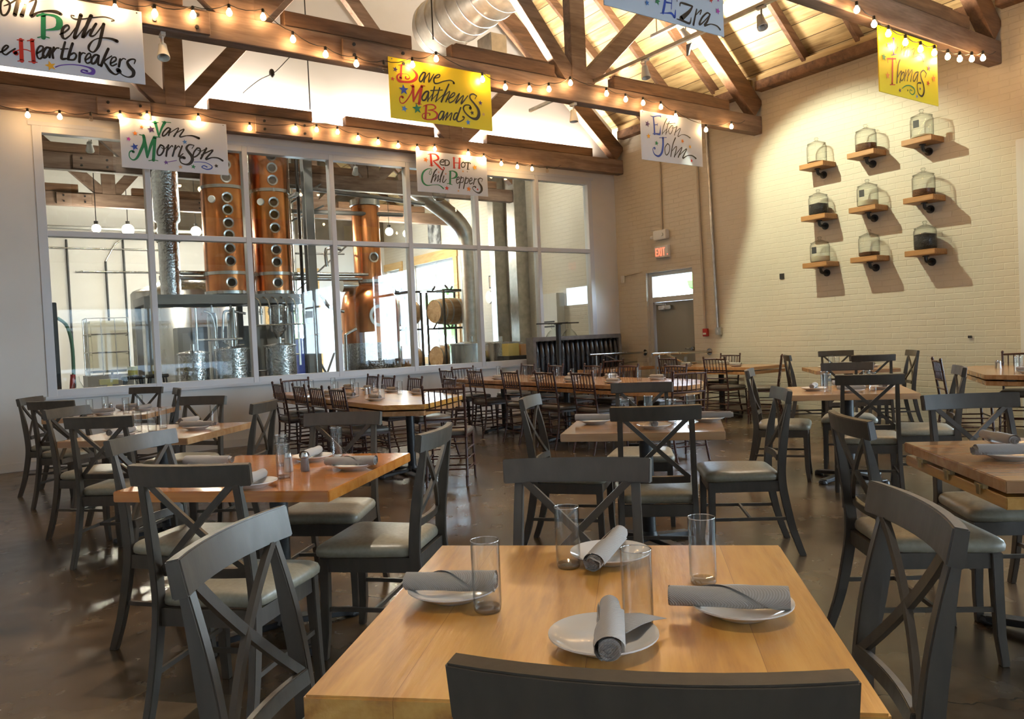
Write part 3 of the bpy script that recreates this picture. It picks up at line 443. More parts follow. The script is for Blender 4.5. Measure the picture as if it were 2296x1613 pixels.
MB().add(_v + [q + Vector((.001, 0, 0)) for q in _v], [tuple(range(8)), tuple(range(15, 7, -1))] + [(i, (i + 1) % 8, 8 + (i + 1) % 8, 8 + i) for i in range(8)]).build('light_blocking_blade', M['black'], _t)  # added blade, outline projected back from the lit edge on the wall
st_ = thing('track_rail', 'short spotlight rail fixed under the rafters above the exit side tables', 'track', (7.55, 6.85, 5.22)); MB().bb(-.02, .02, -.6, .6, 0, .04).build('rail', M['galv'], st_)
MB().cyl((0, -.5, .04), (0, -.5, roof_z(7.55) - 5.22 - .1), .008, 6).cyl((0, .5, .04), (0, .5, roof_z(7.55) - 5.22 - .1), .008, 6).build('hanger', M['galv'], st_)
# downlights on the truss chords (small cans) for the tables
def can(loc, target, power, size, label, col=WARM, blend=.5):
    track_head(loc, target, power, size, label, blend, col)
can((1.2, 1.0, 4.06), (1.04, 1.25, .8), 62, 50, 'white spotlight above the honey table nearest the camera')
can((1.15, 4.28, 4.06), (1.1, 3.6, .8), 130, 45, 'white spotlight above the glossy orange table')
can((1.5, 7.62, 4.06), (1.3, 6.3, .8), 90, 60, 'white spotlight beside the big lettered sign, hanging below the chord')
# spiral duct and its hanger box
du = thing('spiral_duct', 'fat round silver spiral duct running up under the roof', 'duct')
A0 = Vector((5.62, 9.9, 5.80))
mb = MB(); mb.lathe([(.0001, .02), (.34, .0), (.385, -.10), (.385, -8.5)], (A0.x, A0.y, A0.z), 36, Matrix.Rotation(-PI / 2, 3, 'X'), close=False)
mb.build('duct_tube', M['galv'], du, smooth=40)
mb = MB()
for i in range(26): mb.lathe([(.384, -.006), (.394, 0), (.384, .006)], (5.62, 9.7 - i * .27, 5.80), 32, Matrix.Rotation(-PI / 2, 3, 'X'), close=False)
mb.build('spiral_seam', M['galv'], du, smooth=40)
MB().bb(5.95, 6.22, 8.9, 9.25, 5.05, 5.52).build('damper_box', M['galv'], du, bevel=.01)
MB().bb(5.5, 5.53, 8.0, 8.03, 6.1, roof_z(5.5) - .05).bb(5.7, 5.73, 8.0, 8.03, 6.1, roof_z(5.7) - .05).build('strap', M['galv'], du)
# hanging wires
for x, y, z0, lb in ((3.98, 10.6, 4.66, 'thin black suspension wire dropping to the truss by the window wall'), (4.29, 7.56, 4.66, 'thin black suspension wire dropping to the truss beside the yellow sign')):
    tag(MB().cyl((x, y, z0), (x, y, roof_z(x) - .02), .009, 6).build('suspension_wire', M['rubber'], None), lb, 'wire')
tag(MB().tube(smooth_pts([(3.975, 10.6, 5.62), (3.66, 10.5, 5.28), (3.5, 10.48, 5.1), (3.4, 10.47, 5.02), (3.25, 10.47, 4.93), (3.1, 10.47, 4.8), (3.02, 10.47, 4.72)]), .006, 6).ball((3.42, 10.47, 5.04), .04, 10, 1.6).build('loose_cable', M['rubber'], None, smooth=60), 'loose black cable with an inline connector dangling below the truss', 'cable')

# ---------------------------------------------------------------- string lights
def strand(name_label, y, pts, yw):
    s = thing('string_light', name_label, 'string lights'); P = [Vector((x, y, z + .075)) for x, z in pts]; line = []
    first = Vector((pts[0][0] - .33, y, pts[0][1] + .10)); last = Vector((pts[-1][0] + .3, y, pts[-1][1] + .12)); Q = [first] + P + [last]
    for a, b in zip(Q, Q[1:]):
        for i in range(4): f = i / 4; line.append(a.lerp(b, f) - Vector((0, 0, .035 * 4 * f * (1 - f))))
    line.append(Q[-1]); MB().tube(line, .0045, 5).build('cord', M['rubber'], s, smooth=60)
    for i, (x, z) in enumerate(pts):
        off = (x, round(z, 3)) in OFF
        k = (s, ) ; b = bpy.data.objects.new('bulb', BULB[1 if off else 0]); C.objects.link(b); b.parent = s; b.location = (x, y, z)
        so = bpy.data.objects.new('socket', SOCK); C.objects.link(so); so.parent = b
    return s
def mesh_of(mb, m, **k):
    o = mb.build('tmp', m, None, **k); me = o.data; bpy.data.objects.remove(o); return me
pr = [(.0001, -.034), (.014, -.03), (.024, -.018), (.027, -.004), (.024, .01), (.014, .026), (.0115, .036)]
BULB = [mesh_of(MB().lathe(pr, n=14), M['bulbglass'], smooth=60), mesh_of(MB().lathe(pr, n=14), M['bulboff'], smooth=60)]; BULB[0].name = BULB[1].name = 'bulb'
SOCK = mesh_of(MB().lathe([(.014, .036), (.015, .07), (.011, .078), (.0001, .08)], n=10), M['rubber'], smooth=60); SOCK.name = 'socket'
OFF = {(3.622, 4.211), (1.22, 4.188), (8.089, 4.137)}
SA = [(0.571, 4.151), (0.894, 4.17), (1.22, 4.188), (1.543, 4.249), (1.846, 4.286), (2.457, 4.332), (3.108, 4.292), (3.738, 4.352), (4.04, 4.374), (4.35, 4.377), (4.661, 4.322), (4.976, 4.296), (5.301, 4.277), (5.622, 4.262), (5.925, 4.292), (6.527, 4.275), (6.818, 4.231), (7.152, 4.175), (7.47, 4.152), (7.771, 4.141), (8.089, 4.137)]
SB = [(0.1, 4.24), (0.435, 4.264), (0.75, 4.293), (1.098, 4.321), (1.415, 4.342), (1.74, 4.393), (2.063, 4.477), (2.379, 4.497), (2.66, 4.336), (2.987, 4.244), (3.313, 4.203), (3.622, 4.211), (3.96, 4.297), (4.254, 4.407), (4.845, 4.273), (5.154, 4.227), (5.5, 4.256), (5.793, 4.297), (6.13, 4.421), (6.714, 4.372), (7.041, 4.343), (7.35, 4.338), (7.677, 4.328), (7.952, 4.237), (8.55, 4.123), (9.093, 4.229)]
SC_ = [(5.9, 4.4), (6.25, 4.36), (6.55, 4.3), (6.862, 4.225), (7.145, 4.147), (7.388, 4.103), (7.691, 4.071), (7.974, 4.054), (8.244, 4.063), (8.516, 4.067), (8.77, 4.086), (9.035, 4.129), (9.289, 4.181)]
strand('warm string lights along the truss by the window wall', 10.55, SA, 0)
strand('warm string lights along the truss over the middle of the room', 7.45, SB, 0)
strand('warm string lights along the overhead truss that ends above the jars', 4.13, SC_, 0)

# ---------------------------------------------------------------- hand lettered signs
COL = {'k': (.012, .010, .010), 'G': (.01, .20, .09), 'R': (.52, .03, .02), 'B': (.02, .07, .42), 'P': (.12, .06, .40), 'D': (.06, .03, .14), 'Y': (.85, .45, .04), 'O': (.78, .25, .04), 'M': (.50, .06, .45), 'L': (.07, .22, .60), 'T': (.72, .42, .2), 'K': (.6, .3, .28)}
INK = {k: mat('sign paint ' + k, c, .45) for k, c in COL.items()}
WORDS = {'k': 'black_lettering', 'G': 'green_lettering', 'R': 'red_lettering', 'B': 'blue_lettering', 'P': 'purple_lettering'}
board_w = mat('white sign board', (.68, .74, .86), .35); board_y = mat('yellow sign board', (.88, .66, .03), .35)
def ribbon(mb, pts, ws, y):
    P = smooth_pts([(a, 0, b) for a, b in pts], 6); n = len(P); W = []
    for i in range(n):
        f = i / max(1, n - 1) * (len(ws) - 1); k = min(int(f), len(ws) - 2) if len(ws) > 1 else 0
        W.append((ws[k] * (1 - (f - k)) + ws[k + 1] * (f - k)) / 2 if len(ws) > 1 else ws[0] / 2)
    L_, R_ = [], []
    for i, p in enumerate(P):
        t = (P[min(i + 1, n - 1)] - P[max(i - 1, 0)]); t = t.normalized() if t.length > 1e-9 else Vector((1, 0, 0)); q = Vector((-t.z, 0, t.x)) * W[i]
        L_.append((p.x + q.x, y, p.z + q.z)); R_.append((p.x - q.x, y, p.z - q.z))
    mb.add(L_ + R_, [(i, i + 1, n + i + 1, n + i) for i in range(n - 1)])
    for p, r in ((P[0], W[0]), (P[-1], W[-1])): mb.add([(p.x + r * math.cos(a * PI / 5), y, p.z + r * math.sin(a * PI / 5)) for a in range(10)], [tuple(range(10))])
def sign(key, label, yellow):
    Y, xx, zz, strokes, stars = SIGNS[key]; x0, z0 = xx[0], zz[0]; W_, H_ = xx[1] - x0, zz[1] - z0
    s = thing('band_sign', label, 'sign', (x0, Y, z0), 0, 'hand lettered signs hanging from the trusses')
    MB().bb(0, W_, 0, .012, 0, H_).build('sign_board', board_y if yellow else board_w, s, bevel=.002, seg=1)
    g = MB()
    for a in (.04, W_ - .04): g.cyl((a, -.004, H_ - .02), (a, .02, H_ - .02), .006, 8)
    g.cyl((.05, .016, H_ - .03), (.05, .016, H_ + .02), .003, 5).cyl((W_ - .05, .016, H_ - .03), (W_ - .05, .016, H_ + .02), .003, 5)
    g.build('hanging_screw', M['steel'], s)
    by = {}
    for i, (c, wd, fl) in enumerate(strokes):
        pts = [(max(.004, min(W_ - .004, fl[j] / 1000)), max(.004, min(H_ - .004, fl[j + 1] / 1000))) for j in range(0, len(fl), 2)]
        ws = [q * (1.2 if c == 'k' else 1.05) / 1000 for q in (wd if isinstance(wd, list) else [wd, wd])]
        ribbon(by.setdefault(c, MB()), pts, ws, -.0015 - i * .00004)
    for c, mb in by.items():
        o = mb.build(WORDS.get(c, 'lettering'), INK[c], s)
    for i, (c, x, z, r) in enumerate(stars):
        x, z, r = x / 1000, z / 1000, r / 1000
        if not (0 < x < W_ and 0 < z < H_): continue
        a0 = .3 * math.sin(i * 2.3 + x * 9); n = 10
        MB().add([(x + (r if q % 2 == 0 else r * .42) * math.sin(a0 + q * PI / 5), -.0045, z + (r if q % 2 == 0 else r * .42) * math.cos(a0 + q * PI / 5)) for q in range(n)], [tuple(range(n))]).build('star', INK[c], s)
sign('petty', 'large white sign with three lines and green and red capitals, cut by the picture edge', 0)
sign('van', 'white sign with two green capitals and many coloured stars, over the big window', 0)
sign('dave', 'yellow sign with three lines and red capitals on the middle truss', 1)
sign('rhcp', 'small white sign with red and green capitals over the big window', 0)
sign('elton', 'white sign with two blue capitals hanging beside the brick wall', 0)
sign('ezra', 'white sign with a blue capital, cut off by the top of the picture', 0)
sign('thomas', 'yellow sign with a tall red capital hanging in front of the brick wall', 1)

# ---------------------------------------------------------------- things on the brick wall
X0 = XW
def exitsign():
    t = thing('exit_sign', 'lit EXIT sign with red letters above the exit door', 'sign', (X0, 9.70, 2.60))
    MB().bb(-.06, -.001, -.165, .165, 0, .21).build('sign_box', M['whitep'], t, bevel=.006)
    mb = MB(); L = emit('exit letters', (1, .10, .05), 1.8); x = -.0625
    def bar(a, b, c, d): mb.bb(x, x + .002, -max(a, b), -min(a, b), min(c, d), max(c, d))   # a,b run left to right as seen from the room
    def diag(a, c, b, d, w=.016): mb.bar((x, -a, c), (x, -b, d), .002, w, (1, 0, 0))
    z0, z1 = .035, .175; o = -.135
    bar(o, o + .018, z0, z1); [bar(o, o + .052, z, z + .018) for z in (z0, (z0 + z1) / 2 - .009, z1 - .018)]
    o = -.070; diag(o, z0, o + .055, z1); diag(o, z1, o + .055, z0)
    o = .000; bar(o, o + .018, z0, z1); o = .032; bar(o, o + .06, z1 - .018, z1); bar(o + .021, o + .039, z0, z1)
    mb.build('exit_lettering', L, t); MB().ball((-.066, -.15, .05), .008, 8).build('indicator_lamp', L, t)
exitsign()
t = thing('emergency_light', 'cream twin head emergency light above the EXIT sign', 'light', (X0, 9.70, 2.92)); MB().bb(-.09, -.001, -.16, .16, 0, .16).build('case', M['whitep'], t, bevel=.012)
MB().cyl((-.05, .17, .06), (-.05, .24, .06), .03, 12).build('lamp_head', M['whitep'], t, smooth=40); MB().cyl((-.09, -.06, .08), (-.11, -.06, .08), .032, 12).build('lamp_head', M['whitep'], t, smooth=40)
wallc = mat('cream painted conduit', (.5, .43, .33), .45)
def conduit(pts, r, label, m=wallc):
    t = tag(MB().tube(pts, r, 8, (1, 0, 0)).build('conduit', m, None, smooth=60), label, 'conduit'); return t
conduit([(X0 - .02, 9.70, 3.08), (X0 - .02, 9.68, 4.9)], .016, 'thin vertical conduit running up from the emergency light')
conduit([(X0 - .03, 8.53, 1.34), (X0 - .03, 8.62, 4.84)], .022, 'pale vertical conduit rising from the grey switch box', M['galv'])
conduit([(X0 - .025, 8.80, 1.32), (X0 - .025, 8.86, 4.84)], .02, 'cream vertical conduit rising from the red fire alarm pull')
conduit([(X0 - .012, 10.72, 2.37), (X0 - .012, 10.25, 2.40)], .007, 'thin cable run from the corner sensor to the exit door frame')
tag(MB().bb(X0 - .05, X0 - .001, 10.70, 10.78, 2.25, 2.38).build('wall_sensor', M['whitep'], None, bevel=.01), 'small white sensor in the corner beside the exit door', 'sensor')
t = thing('switch_box', 'grey metal switch box at the foot of the pale conduit', 'switch box', (X0, 8.51, 1.22)); MB().bb(-.055, -.001, -.055, .055, 0, .12).build('box', M['galv'], t, bevel=.006); MB().bb(-.062, -.056, -.012, .012, .04, .08).build('toggle', M['whitep'], t)
t = thing('fire_alarm_pull', 'red fire alarm pull beside the grey switch box', 'fire alarm', (X0, 8.79, 1.20)); MB().bb(-.05, -.001, -.05, .05, 0, .13).build('box', M['red'], t, bevel=.006); MB().bb(-.06, -.051, -.03, .03, .03, .06).build('pull_handle', M['whitep'], t)
tag(MB().bb(X0 - .02, X0 - .001, 7.25, 7.32, 2.02, 2.10).build('cable_stub', M['rubber'], None), 'small dark bracket left on the bare brick below the jars', 'bracket')
tag(MB().bb(X0 - .02, X0 - .001, 4.62, 4.66, 1.07, 1.10).build('cable_stub', M['rubber'], None), 'tiny dark bracket on the brick wall behind the sunlit table', 'bracket')
# handrails in front of the exit door
def rail(yb, xs, label):
    t = thing('handrail', label, 'handrail', (0, 0, 0)); 
    MB().tube(smooth_pts([(XW - .01, yb, .945), (9.4, yb, .955), (8.6, yb, .965)], 3), .021, 10).build('top_rail', M['steel'], t, smooth=60)
    MB().tube([(8.95, yb, .94), (9.32, yb, .79), (9.7, yb, .79)], .019, 10).build('sloped_rail', M['steel'], t, smooth=60)
    MB().cyl((XW - .012, yb, .945), (XW - .001, yb, .945), .055, 16).build('wall_flange', M['steel'], t, smooth=40)
    MB().cyl((9.36, yb, 0), (9.36, yb, .79), .019, 10).build('post', M['steel'], t, smooth=60); MB().cyl((8.75, yb, 0), (8.75, yb, .955), .019, 10).build('post', M['steel'], t, smooth=60)
rail(8.74, 0, 'steel handrail fixed to the brick wall this side of the exit door')
rail(10.25, 0, 'steel handrail fixed to the wall corner beside the black booth')
# jars on shelves: nine brackets, boards and jars
def shelf(y, z):
    s = thing('wall_shelf', '', 'shelf', (XW, y, z), 0, 'timber shelves on the brick wall')
    MB().bb(-.30, -.002, -.19, .19, .075, .145).build('shelf_board', M['shelf'], s, bevel=.005, seg=1)
    b = MB().cyl((-.018, 0, .0), (-.001, 0, .0), .05, 16).tube(smooth_pts([(-.018, 0, 0), (-.09, 0, .0), (-.135, 0, .01), (-.15, 0, .04), (-.15, 0, .07)], 4), .021, 10, (0, 1, 0)).cyl((-.15, 0, .062), (-.15, 0, .074), .04, 14).cyl((-.03, 0, 0), (-.018, 0, 0), .034, 12).build('pipe_bracket', M['black'], s, smooth=40)
    return s
def jar(y, z, fill, fm, extra=None):
    j = thing('glass_jar', '', 'jar', (XW - .155, y, z + .146), 0, 'glass jars on the timber shelves')
    MB().lathe([(.0001, .006), (.118, .006), (.13, .02), (.132, .13), (.132, .225), (.126, .248), (.114, .262), (.112, .266)], n=32, close=False).build('jar_body', M['jar'], j, smooth=50)
    MB().lathe([(.110, .262), (.124, .266), (.124, .274), (.105, .281), (.05, .306), (.020, .318), (.016, .326), (.027, .336), (.030, .347), (.022, .358), (.0001, .362)], n=28, close=False).build('jar_lid', M['jar'], j, smooth=50)
    if fill: MB().lathe([(.0001, .012), (.123, .012), (.1245, .02), (.1245, fill), (.08, fill + .008), (.0001, fill + (.03 if fill > .13 else .006))], n=24, close=False).build('jar_contents', fm, j, smooth=60)
    if extra: MB().bb(-.137, -.1335, -.035, .035, .12, .21).build('jar_card', extra, j)
    return j
brown = varied(mat('brown grain', (.16, .07, .03), .8), 90, [(.3, (.2, .09, .04)), (.7, (.09, .04, .02))], bump=1); beans = varied(mat('dark beans', (.02, .014, .012), .5), 80, [(.3, (.03, .02, .016)), (.7, (.010, .008, .007))], bump=1.5); cream = mat('pale grain', (.6, .54, .4), .8); card = mat('dark card', (.03, .035, .04), .6)
rows = ((3.42, 'top'), (2.70, 'middle'), (2.04, 'bottom')); cols = ((6.54, 'first'), (5.81, 'second'), (5.07, 'third'))
fills = {('top', 'first'): (.012, brown, None, 'empty looking'), ('top', 'second'): (.10, brown, None, 'brown filled'), ('top', 'third'): (.03, cream, card, 'dark carded'), ('middle', 'first'): (.15, beans, None, 'half dark filled'), ('middle', 'second'): (.075, cream, card, 'pale filled carded'), ('middle', 'third'): (.09, brown, None, 'low brown filled'), ('bottom', 'first'): (.08, cream, card, 'cream filled carded'), ('bottom', 'second'): (.055, brown, None, 'nearly empty brown'), ('bottom', 'third'): (.19, beans, None, 'tall dark filled')}
for z, rn in rows:
    for y, cn in cols:
        s = shelf(y, z); s['label'] = f'timber shelf on a pipe bracket, {rn} row, {cn} from the exit door'
        f = fills[(rn, cn)]; j = jar(y, z, f[0], f[1], f[2]); j['label'] = f'{f[3]} lidded glass jar on the {rn} shelf, {cn} from the exit door'
for i, (x, y) in enumerate(((4.0, -2.2), (7.0, -5.4), (1.5, -5.4), (6.2, 1.0), (4.2, 4.28), (6.3, 7.62))):
    can((x, y, 4.06), (x, y - .2, .8), 70, 95, 'white spotlight ' + ('in the front half of the room near the street', 'in the front half beside the street window', 'deep in the front half by the far wall', 'above the sunlit tables', 'on the overhead truss above the middle table', 'beside the middle post of the white sign truss')[i])

# ================================================================ furniture
def make_cross_chair():
    """seat faces -y; top rail at y .285, z .95"""
    t = thing('cross_back_chair', '', 'chair', (0, 0, 0), 0, 'grey cross back dining chairs')
    def arc(x, z): return .260 + .030 * (1 - (x / .226) ** 2) + (z - .95) * .18
    # backrest top rail, bowed backwards in the middle
    xs = [-.226 + .452 * i / 10 for i in range(11)]
    MB().sweep([(x, arc(x, .95), .915) for x in xs], [(-.016, -.037), (.016, -.037), (.014, .037), (-.014, .037)], (0, .18, 1)).build('top_rail', M['chair'], t, smooth=35, bevel=.003)
    MB().sweep([(x, arc(x, .58) - .008, .565) for x in [-.165 + .33 * i / 8 for i in range(9)]], [(-.010, -.018), (.010, -.018), (.010, .018), (-.010, .018)], (0, .18, 1)).build('lower_rail', M['chair'], t, smooth=35, bevel=.002)
    for s in (-1, 1):      # crossed slats, one piece each, bowed like the rail
        pts = [(s * (-.16 + .32 * i / 8), arc(-.16 + .32 * i / 8, .885 - .31 * i / 8) + .006 * s * 0, .885 - .31 * i / 8) for i in range(9)]
        MB().sweep(pts, [(-.007, -.011), (.007, -.011), (.007, .011), (-.007, .011)], (0, 0, 1) if False else (s * .7, 0, .7)).build('cross_slat', M['chair'], t, smooth=35)
        # rear post and sabre leg in one board
        P = smooth_pts([(s * .195, .315, 0), (s * .192, .262, .16), (s * .188, .225, .34), (s * .186, .212, .46), (s * .184, .222, .60), (s * .181, .246, .76), (s * .178, .272, .884)], 4)
        w = [(.019 + .004 * math.sin(PI * min(1, max(0, p.z / .9))) - .009 * max(0, (p.z - .7) / .2)) for p in P]
        mb = MB(); vs = []; n = len(P)
        for p, a in zip(P, w): vs += [(p.x - .0135, p.y - a, p.z), (p.x + .0135, p.y - a, p.z), (p.x + .0135, p.y + a, p.z), (p.x - .0135, p.y + a, p.z)]
        fs = [(0, 3, 2, 1), tuple(range(4 * n - 4, 4 * n))]
        for i in range(n - 1): fs += [(4 * i + q, 4 * i + (q + 1) % 4, 4 * i + 4 + (q + 1) % 4, 4 * i + 4 + q) for q in range(4)]
        mb.add(vs, fs).build('rear_leg', M['chair'], t, smooth=35, bevel=.003)
        P = [(s * .205, -.205, 0), (s * .203, -.192, .12), (s * .198, -.188, .3), (s * .196, -.186, .435)]
        MB().sweep(P, [(-.019, -.019), (.019, -.019), (.019, .019), (-.019, .019)], (0, 1, 0), scales=[.8, .9, 1, 1.05]).build('front_leg', M['chair'], t, smooth=35, bevel=.003)
        MB().bar((s * .2, -.19, .215), (s * .19, .245, .215), .012, .018, (1, 0, 0)).build('side_stretcher', M['chair'], t)
        MB().bar((s * .196, -.17, .405), (s * .186, .205, .405), .02, .062, (1, 0, 0)).build('side_apron', M['chair'], t)
    MB().bar((-.195, .03, .215), (.195, .03, .215), .012, .018, (0, 1, 0)).build('cross_stretcher', M['chair'], t)
    MB().bb(-.18, .18, -.20, -.18, .374, .436).build('front_apron', M['chair'], t); MB().bb(-.175, .175, .20, .22, .374, .436).build('rear_apron', M['chair'], t)
    # upholstered seat: rounded trapezoid with a crowned top
    def out(k):
        P = [(-.235 * k, -.225 * k), (.235 * k, -.225 * k), (.20 * k, .205 * k), (-.20 * k, .205 * k)]; Q = []
        for i in range(4):
            a, b, c = Vector(P[i - 1]), Vector(P[i]), Vector(P[(i + 1) % 4]); r = .06 * k
            p, q = b + (a - b).normalized() * r, b + (c - b).normalized() * r
            for j in range(5): f = j / 4; Q.append((p * (1 - f) ** 2 + b * 2 * f * (1 - f) + q * f * f))
        return Q
    vs, fs = [], []; lay = [(.955, .437), (1.0, .445), (1.01, .462), (.985, .478), (.92, .488), (.75, .496), (.4, .501), (.02, .502)]; n = 20
    for k_, z in lay: vs += [(p.x, p.y, z) for p in out(k_)]
    for i in range(len(lay) - 1): fs += [(i * n + q, i * n + (q + 1) % n, (i + 1) * n + (q + 1) % n, (i + 1) * n + q) for q in range(n)]
    fs += [tuple(range(n - 1, -1, -1)), tuple(range((len(lay) - 1) * n, len(lay) * n))]
    MB().add(vs, fs).build('seat', M['seat'], t, smooth=60)
    return reg(t)
def make_chiavari():
    """seat faces -y; back posts' finials at y .25, z .92"""
    t = thing('chiavari_chair', '', 'chair', (0, 0, 0), 0, 'mahogany spindle back chairs')
    def ring(mb, c, r): mb.ball(c, r, 8, .6)
    for s in (-1, 1):
        P = smooth_pts([(s * .185, .27, 0), (s * .183, .215, .2), (s * .182, .19, .44), (s * .186, .215, .66), (s * .190, .25, .90)], 4)
        mb = MB().tube(P, .0125, 8, (0, 1, 0)).ball((s * .190, .252, .912), .016, 8, 1.2)
        for i in range(2, len(P), 3): mb.lathe([(.012, -.008), (.0165, 0), (.012, .008)], P[i], 8)
        mb.build('rear_leg', M['maho'], t, smooth=50)
        mb = MB().tube([(s * .205, -.205, 0), (s * .195, -.185, .44)], [.0105, .0135], 8, (0, 1, 0))
        for z in (.12, .22, .32): mb.lathe([(.012, -.008), (.0165, 0), (.012, .008)], (s * (.205 - .01 * z / .44), -.205 + .02 * z / .44, z), 8)
        mb.build('front_leg', M['maho'], t, smooth=50)
        for z in (.14, .23, .32): MB().tube([(s * .203, -.195, z), (s * .183, .2, z)], .0075, 6).build('stretcher', M['maho'], t, smooth=50)
    for z in (.12, .21, .33): MB().tube([(-.2, -.195, z), (.2, -.195, z)], .0075, 6).build('stretcher', M['maho'], t, smooth=50)
    for z in (.15, .25): MB().tube([(-.183, .22, z), (.183, .22, z)], .0075, 6).build('stretcher', M['maho'], t, smooth=50)
    def yb(z): return .19 + (z - .44) * .128
    for z, r in ((.885, .011), (.70, .010), (.61, .008), (.53, .008)): MB().tube([(-.187, yb(z), z), (0, yb(z) + .012, z + (.004 if z > .8 else 0)), (.187, yb(z), z)], r, 8).build('back_rail', M['maho'], t, smooth=50)
    for i in range(6):
        x = -.135 + .054 * i; mb = MB().tube([(x, yb(.70) + .008, .705), (x, yb(.88) + .008, .885)], .0065, 6, (0, 1, 0)); mb.lathe([(.006, -.006), (.010, 0), (.006, .006)], (x, yb(.79) + .008, .79), 6); mb.build('spindle', M['maho'], t, smooth=50)
    MB().prism([(-.205, -.205), (.205, -.205), (.188, .2), (-.188, .2)], .432, .455).build('seat', M['maho'], t, bevel=.005)
    vs, fs = [], []; lay = [(.97, .456), (1.0, .47), (.99, .49), (.93, .502), (.6, .508), (.02, .509)]; base = [(-.19, -.2), (0, -.205), (.19, -.2), (.205, -.18), (.195, 0), (.188, .17), (.17, .19), (0, .192), (-.17, .19), (-.188, .17), (-.195, 0), (-.205, -.18)]; n = 12
    for k_, z in lay: vs += [(a * k_, b * k_, z) for a, b in base]
    for i in range(len(lay) - 1): fs += [(i * n + q, i * n + (q + 1) % n, (i + 1) * n + (q + 1) % n, (i + 1) * n + q) for q in range(n)]
    fs += [tuple(range(n - 1, -1, -1)), tuple(range((len(lay) - 1) * n, len(lay) * n))]
    MB().add(vs, fs).build('cushion', M['cush'], t, smooth=60)
    return reg(t)
XCH = make_cross_chair(); KCH = make_chiavari(); used = set()
def put(kind, mid, back_dir, label, group):
    """place a chair by the middle of its top rail; back_dir: degrees the rail's back points to"""
    src, yb = (XCH, .263) if kind == 'x' else (KCH, .25)
    rz = math.radians(back_dir) - PI / 2; d = Vector((math.cos(math.radians(back_dir)), math.sin(math.radians(back_dir))))
    loc = (mid[0] - d.x * yb, mid[1] - d.y * yb, 0)
    if kind not in used: used.add(kind); src.location = loc; src.rotation_euler = (0, 0, rz); src['label'] = label; src['group'] = group; return src
    return dup(src, loc, rz, label, group)
# ---- tables
def pedestal(t, x, y, rz=0, zt=.70):
    MB().cyl((x, y, .06), (x, y, zt), .042, 20).cyl((x, y, .05), (x, y, .09), .06, 20, .045).build('pedestal_column', M['black'], t, smooth=40)
    mb = MB()
    for q in range(4):
        a = rz + PI / 4 + q * PI / 2; c, s = math.cos(a), math.sin(a); e = (x + c * .33, y + s * .33)
        mb.bar((x, y, .055), (e[0], e[1], .025), .07, .03, (-s, c, 0)); mb.lathe([(.035, .0), (.038, .012), (.03, .035)], (e[0], e[1], 0), 12)
    mb.build('pedestal_foot', M['black'], t, bevel=.004, seg=1)
    MB().box((x, y, zt + .007), (.42, .05, .012), rz).box((x, y, zt + .0075), (.05, .42, .013), rz).build('top_plate', M['black'], t)
def square_table(c, deg, size, m, label, leaf=False, group='square butcher block tables'):
    t = thing('dining_table', label, 'table', (c[0], c[1], 0), math.radians(deg), group); h = size / 2
    MB().bb(-h, h, -h, h, .715, .76).build('tabletop', m, t, bevel=.004)
    if leaf:
        o = MB().bb(-h + .005, h - .01, -h + .01, h - .005, .655, .70).build('folded_leaf', M['table'], t, bevel=.004)
        br_ = mat('brass hinge', (.5, .38, .2), .35, 1.0)
        for x in (-h + .004, ):
            for y in (-.28, .0, .28): MB().bb(x - .008, x + .01, y - .035, y + .035, .700, .714).bb(x - .012, x - .006, y - .012, y + .012, .675, .712).build('hinge', br_, t)
        for y in (-h + .004,):
            for x in (-.25, .2): MB().bb(x - .035, x + .035, y - .008, y + .01, .700, .714).build('hinge', br_, t)
    pedestal(t, 0, 0, 0, .64 if leaf else .70); return t
TA = 'the nearest honey table'; TB = 'the glossy orange table'; TC = 'the table behind the orange one'; TD = 'the window corner table'
TE = 'the middle square table'; TF = 'the table before the jars'; TG = 'the table against the bricks'; TH = 'the sunlit table'; TI = 'the folding leaf table'
TJ = 'the angled-end long table'; TK = 'the longest table'; TL = 'the exit door table'
t1 = square_table((1.04, 1.255), -43.6, .905, M['table'], 'honey maple square table nearest the camera, set for four')
t2 = square_table((1.10, 3.60), -46, .97, M['table2'], 'glossy orange varnished square table with glare spots, between the camera and the window corner')
t3 = square_table((1.05, 6.12), -42, .95, M['table3'], 'square table directly behind the glossy orange one')
t4 = square_table((1.06, 8.62), -30, .95, M['table3'], 'square table tucked into the corner below the lower end of the big window')
t5 = square_table((3.36, 3.50), -47, .92, M['table3'], 'square tan table in the middle of the room behind the honey one')
t6 = square_table((6.0, 3.80), -52, .94, M['table3'], 'square table between the middle table and the brick wall')
t7 = square_table((8.92, 5.63), -45, .95, M['table3'], 'square table pushed towards the brick wall under the jar shelves')
t9 = square_table((3.55, 1.28), -42, .95, M['table3'], 'square table with a hinged leaf folded underneath, at the picture edge', True)
def long_table(label, poly, legs, m, leafside):
    t = thing('long_table', label, 'table', (0, 0, 0), 0, 'long tables with hinged leaves')
    MB().prism(poly, .715, .76).build('tabletop', m, t, bevel=.004)
    cx_, cy_ = sum(p[0] for p in poly) / len(poly), sum(p[1] for p in poly) / len(poly)
    MB().prism([(cx_ + (x - cx_) * .985, cy_ + (y - cy_) * .985) for x, y in poly], .655, .70).build('folded_leaf', M['table3'], t, bevel=.003, seg=1)
    for y in leafside[1]: MB().bb(leafside[0] - .012, leafside[0] + .02, y - .05, y + .05, .700, .714).build('hinge', M['black'], t)
    for x, y in legs: pedestal(t, x, y, PI / 4, .64)
    return t
long_table('long honey table with an angled end parallel to the big window, lined with spindle chairs', [(2.98, 6.50), (3.26, 6.22), (4.02, 6.83), (4.08, 7.2), (4.08, 9.75), (2.98, 9.75)], [(3.5, 7.0), (3.5, 9.1)], M['table'], (2.99, (7.0, 7.6, 8.6, 9.3)))
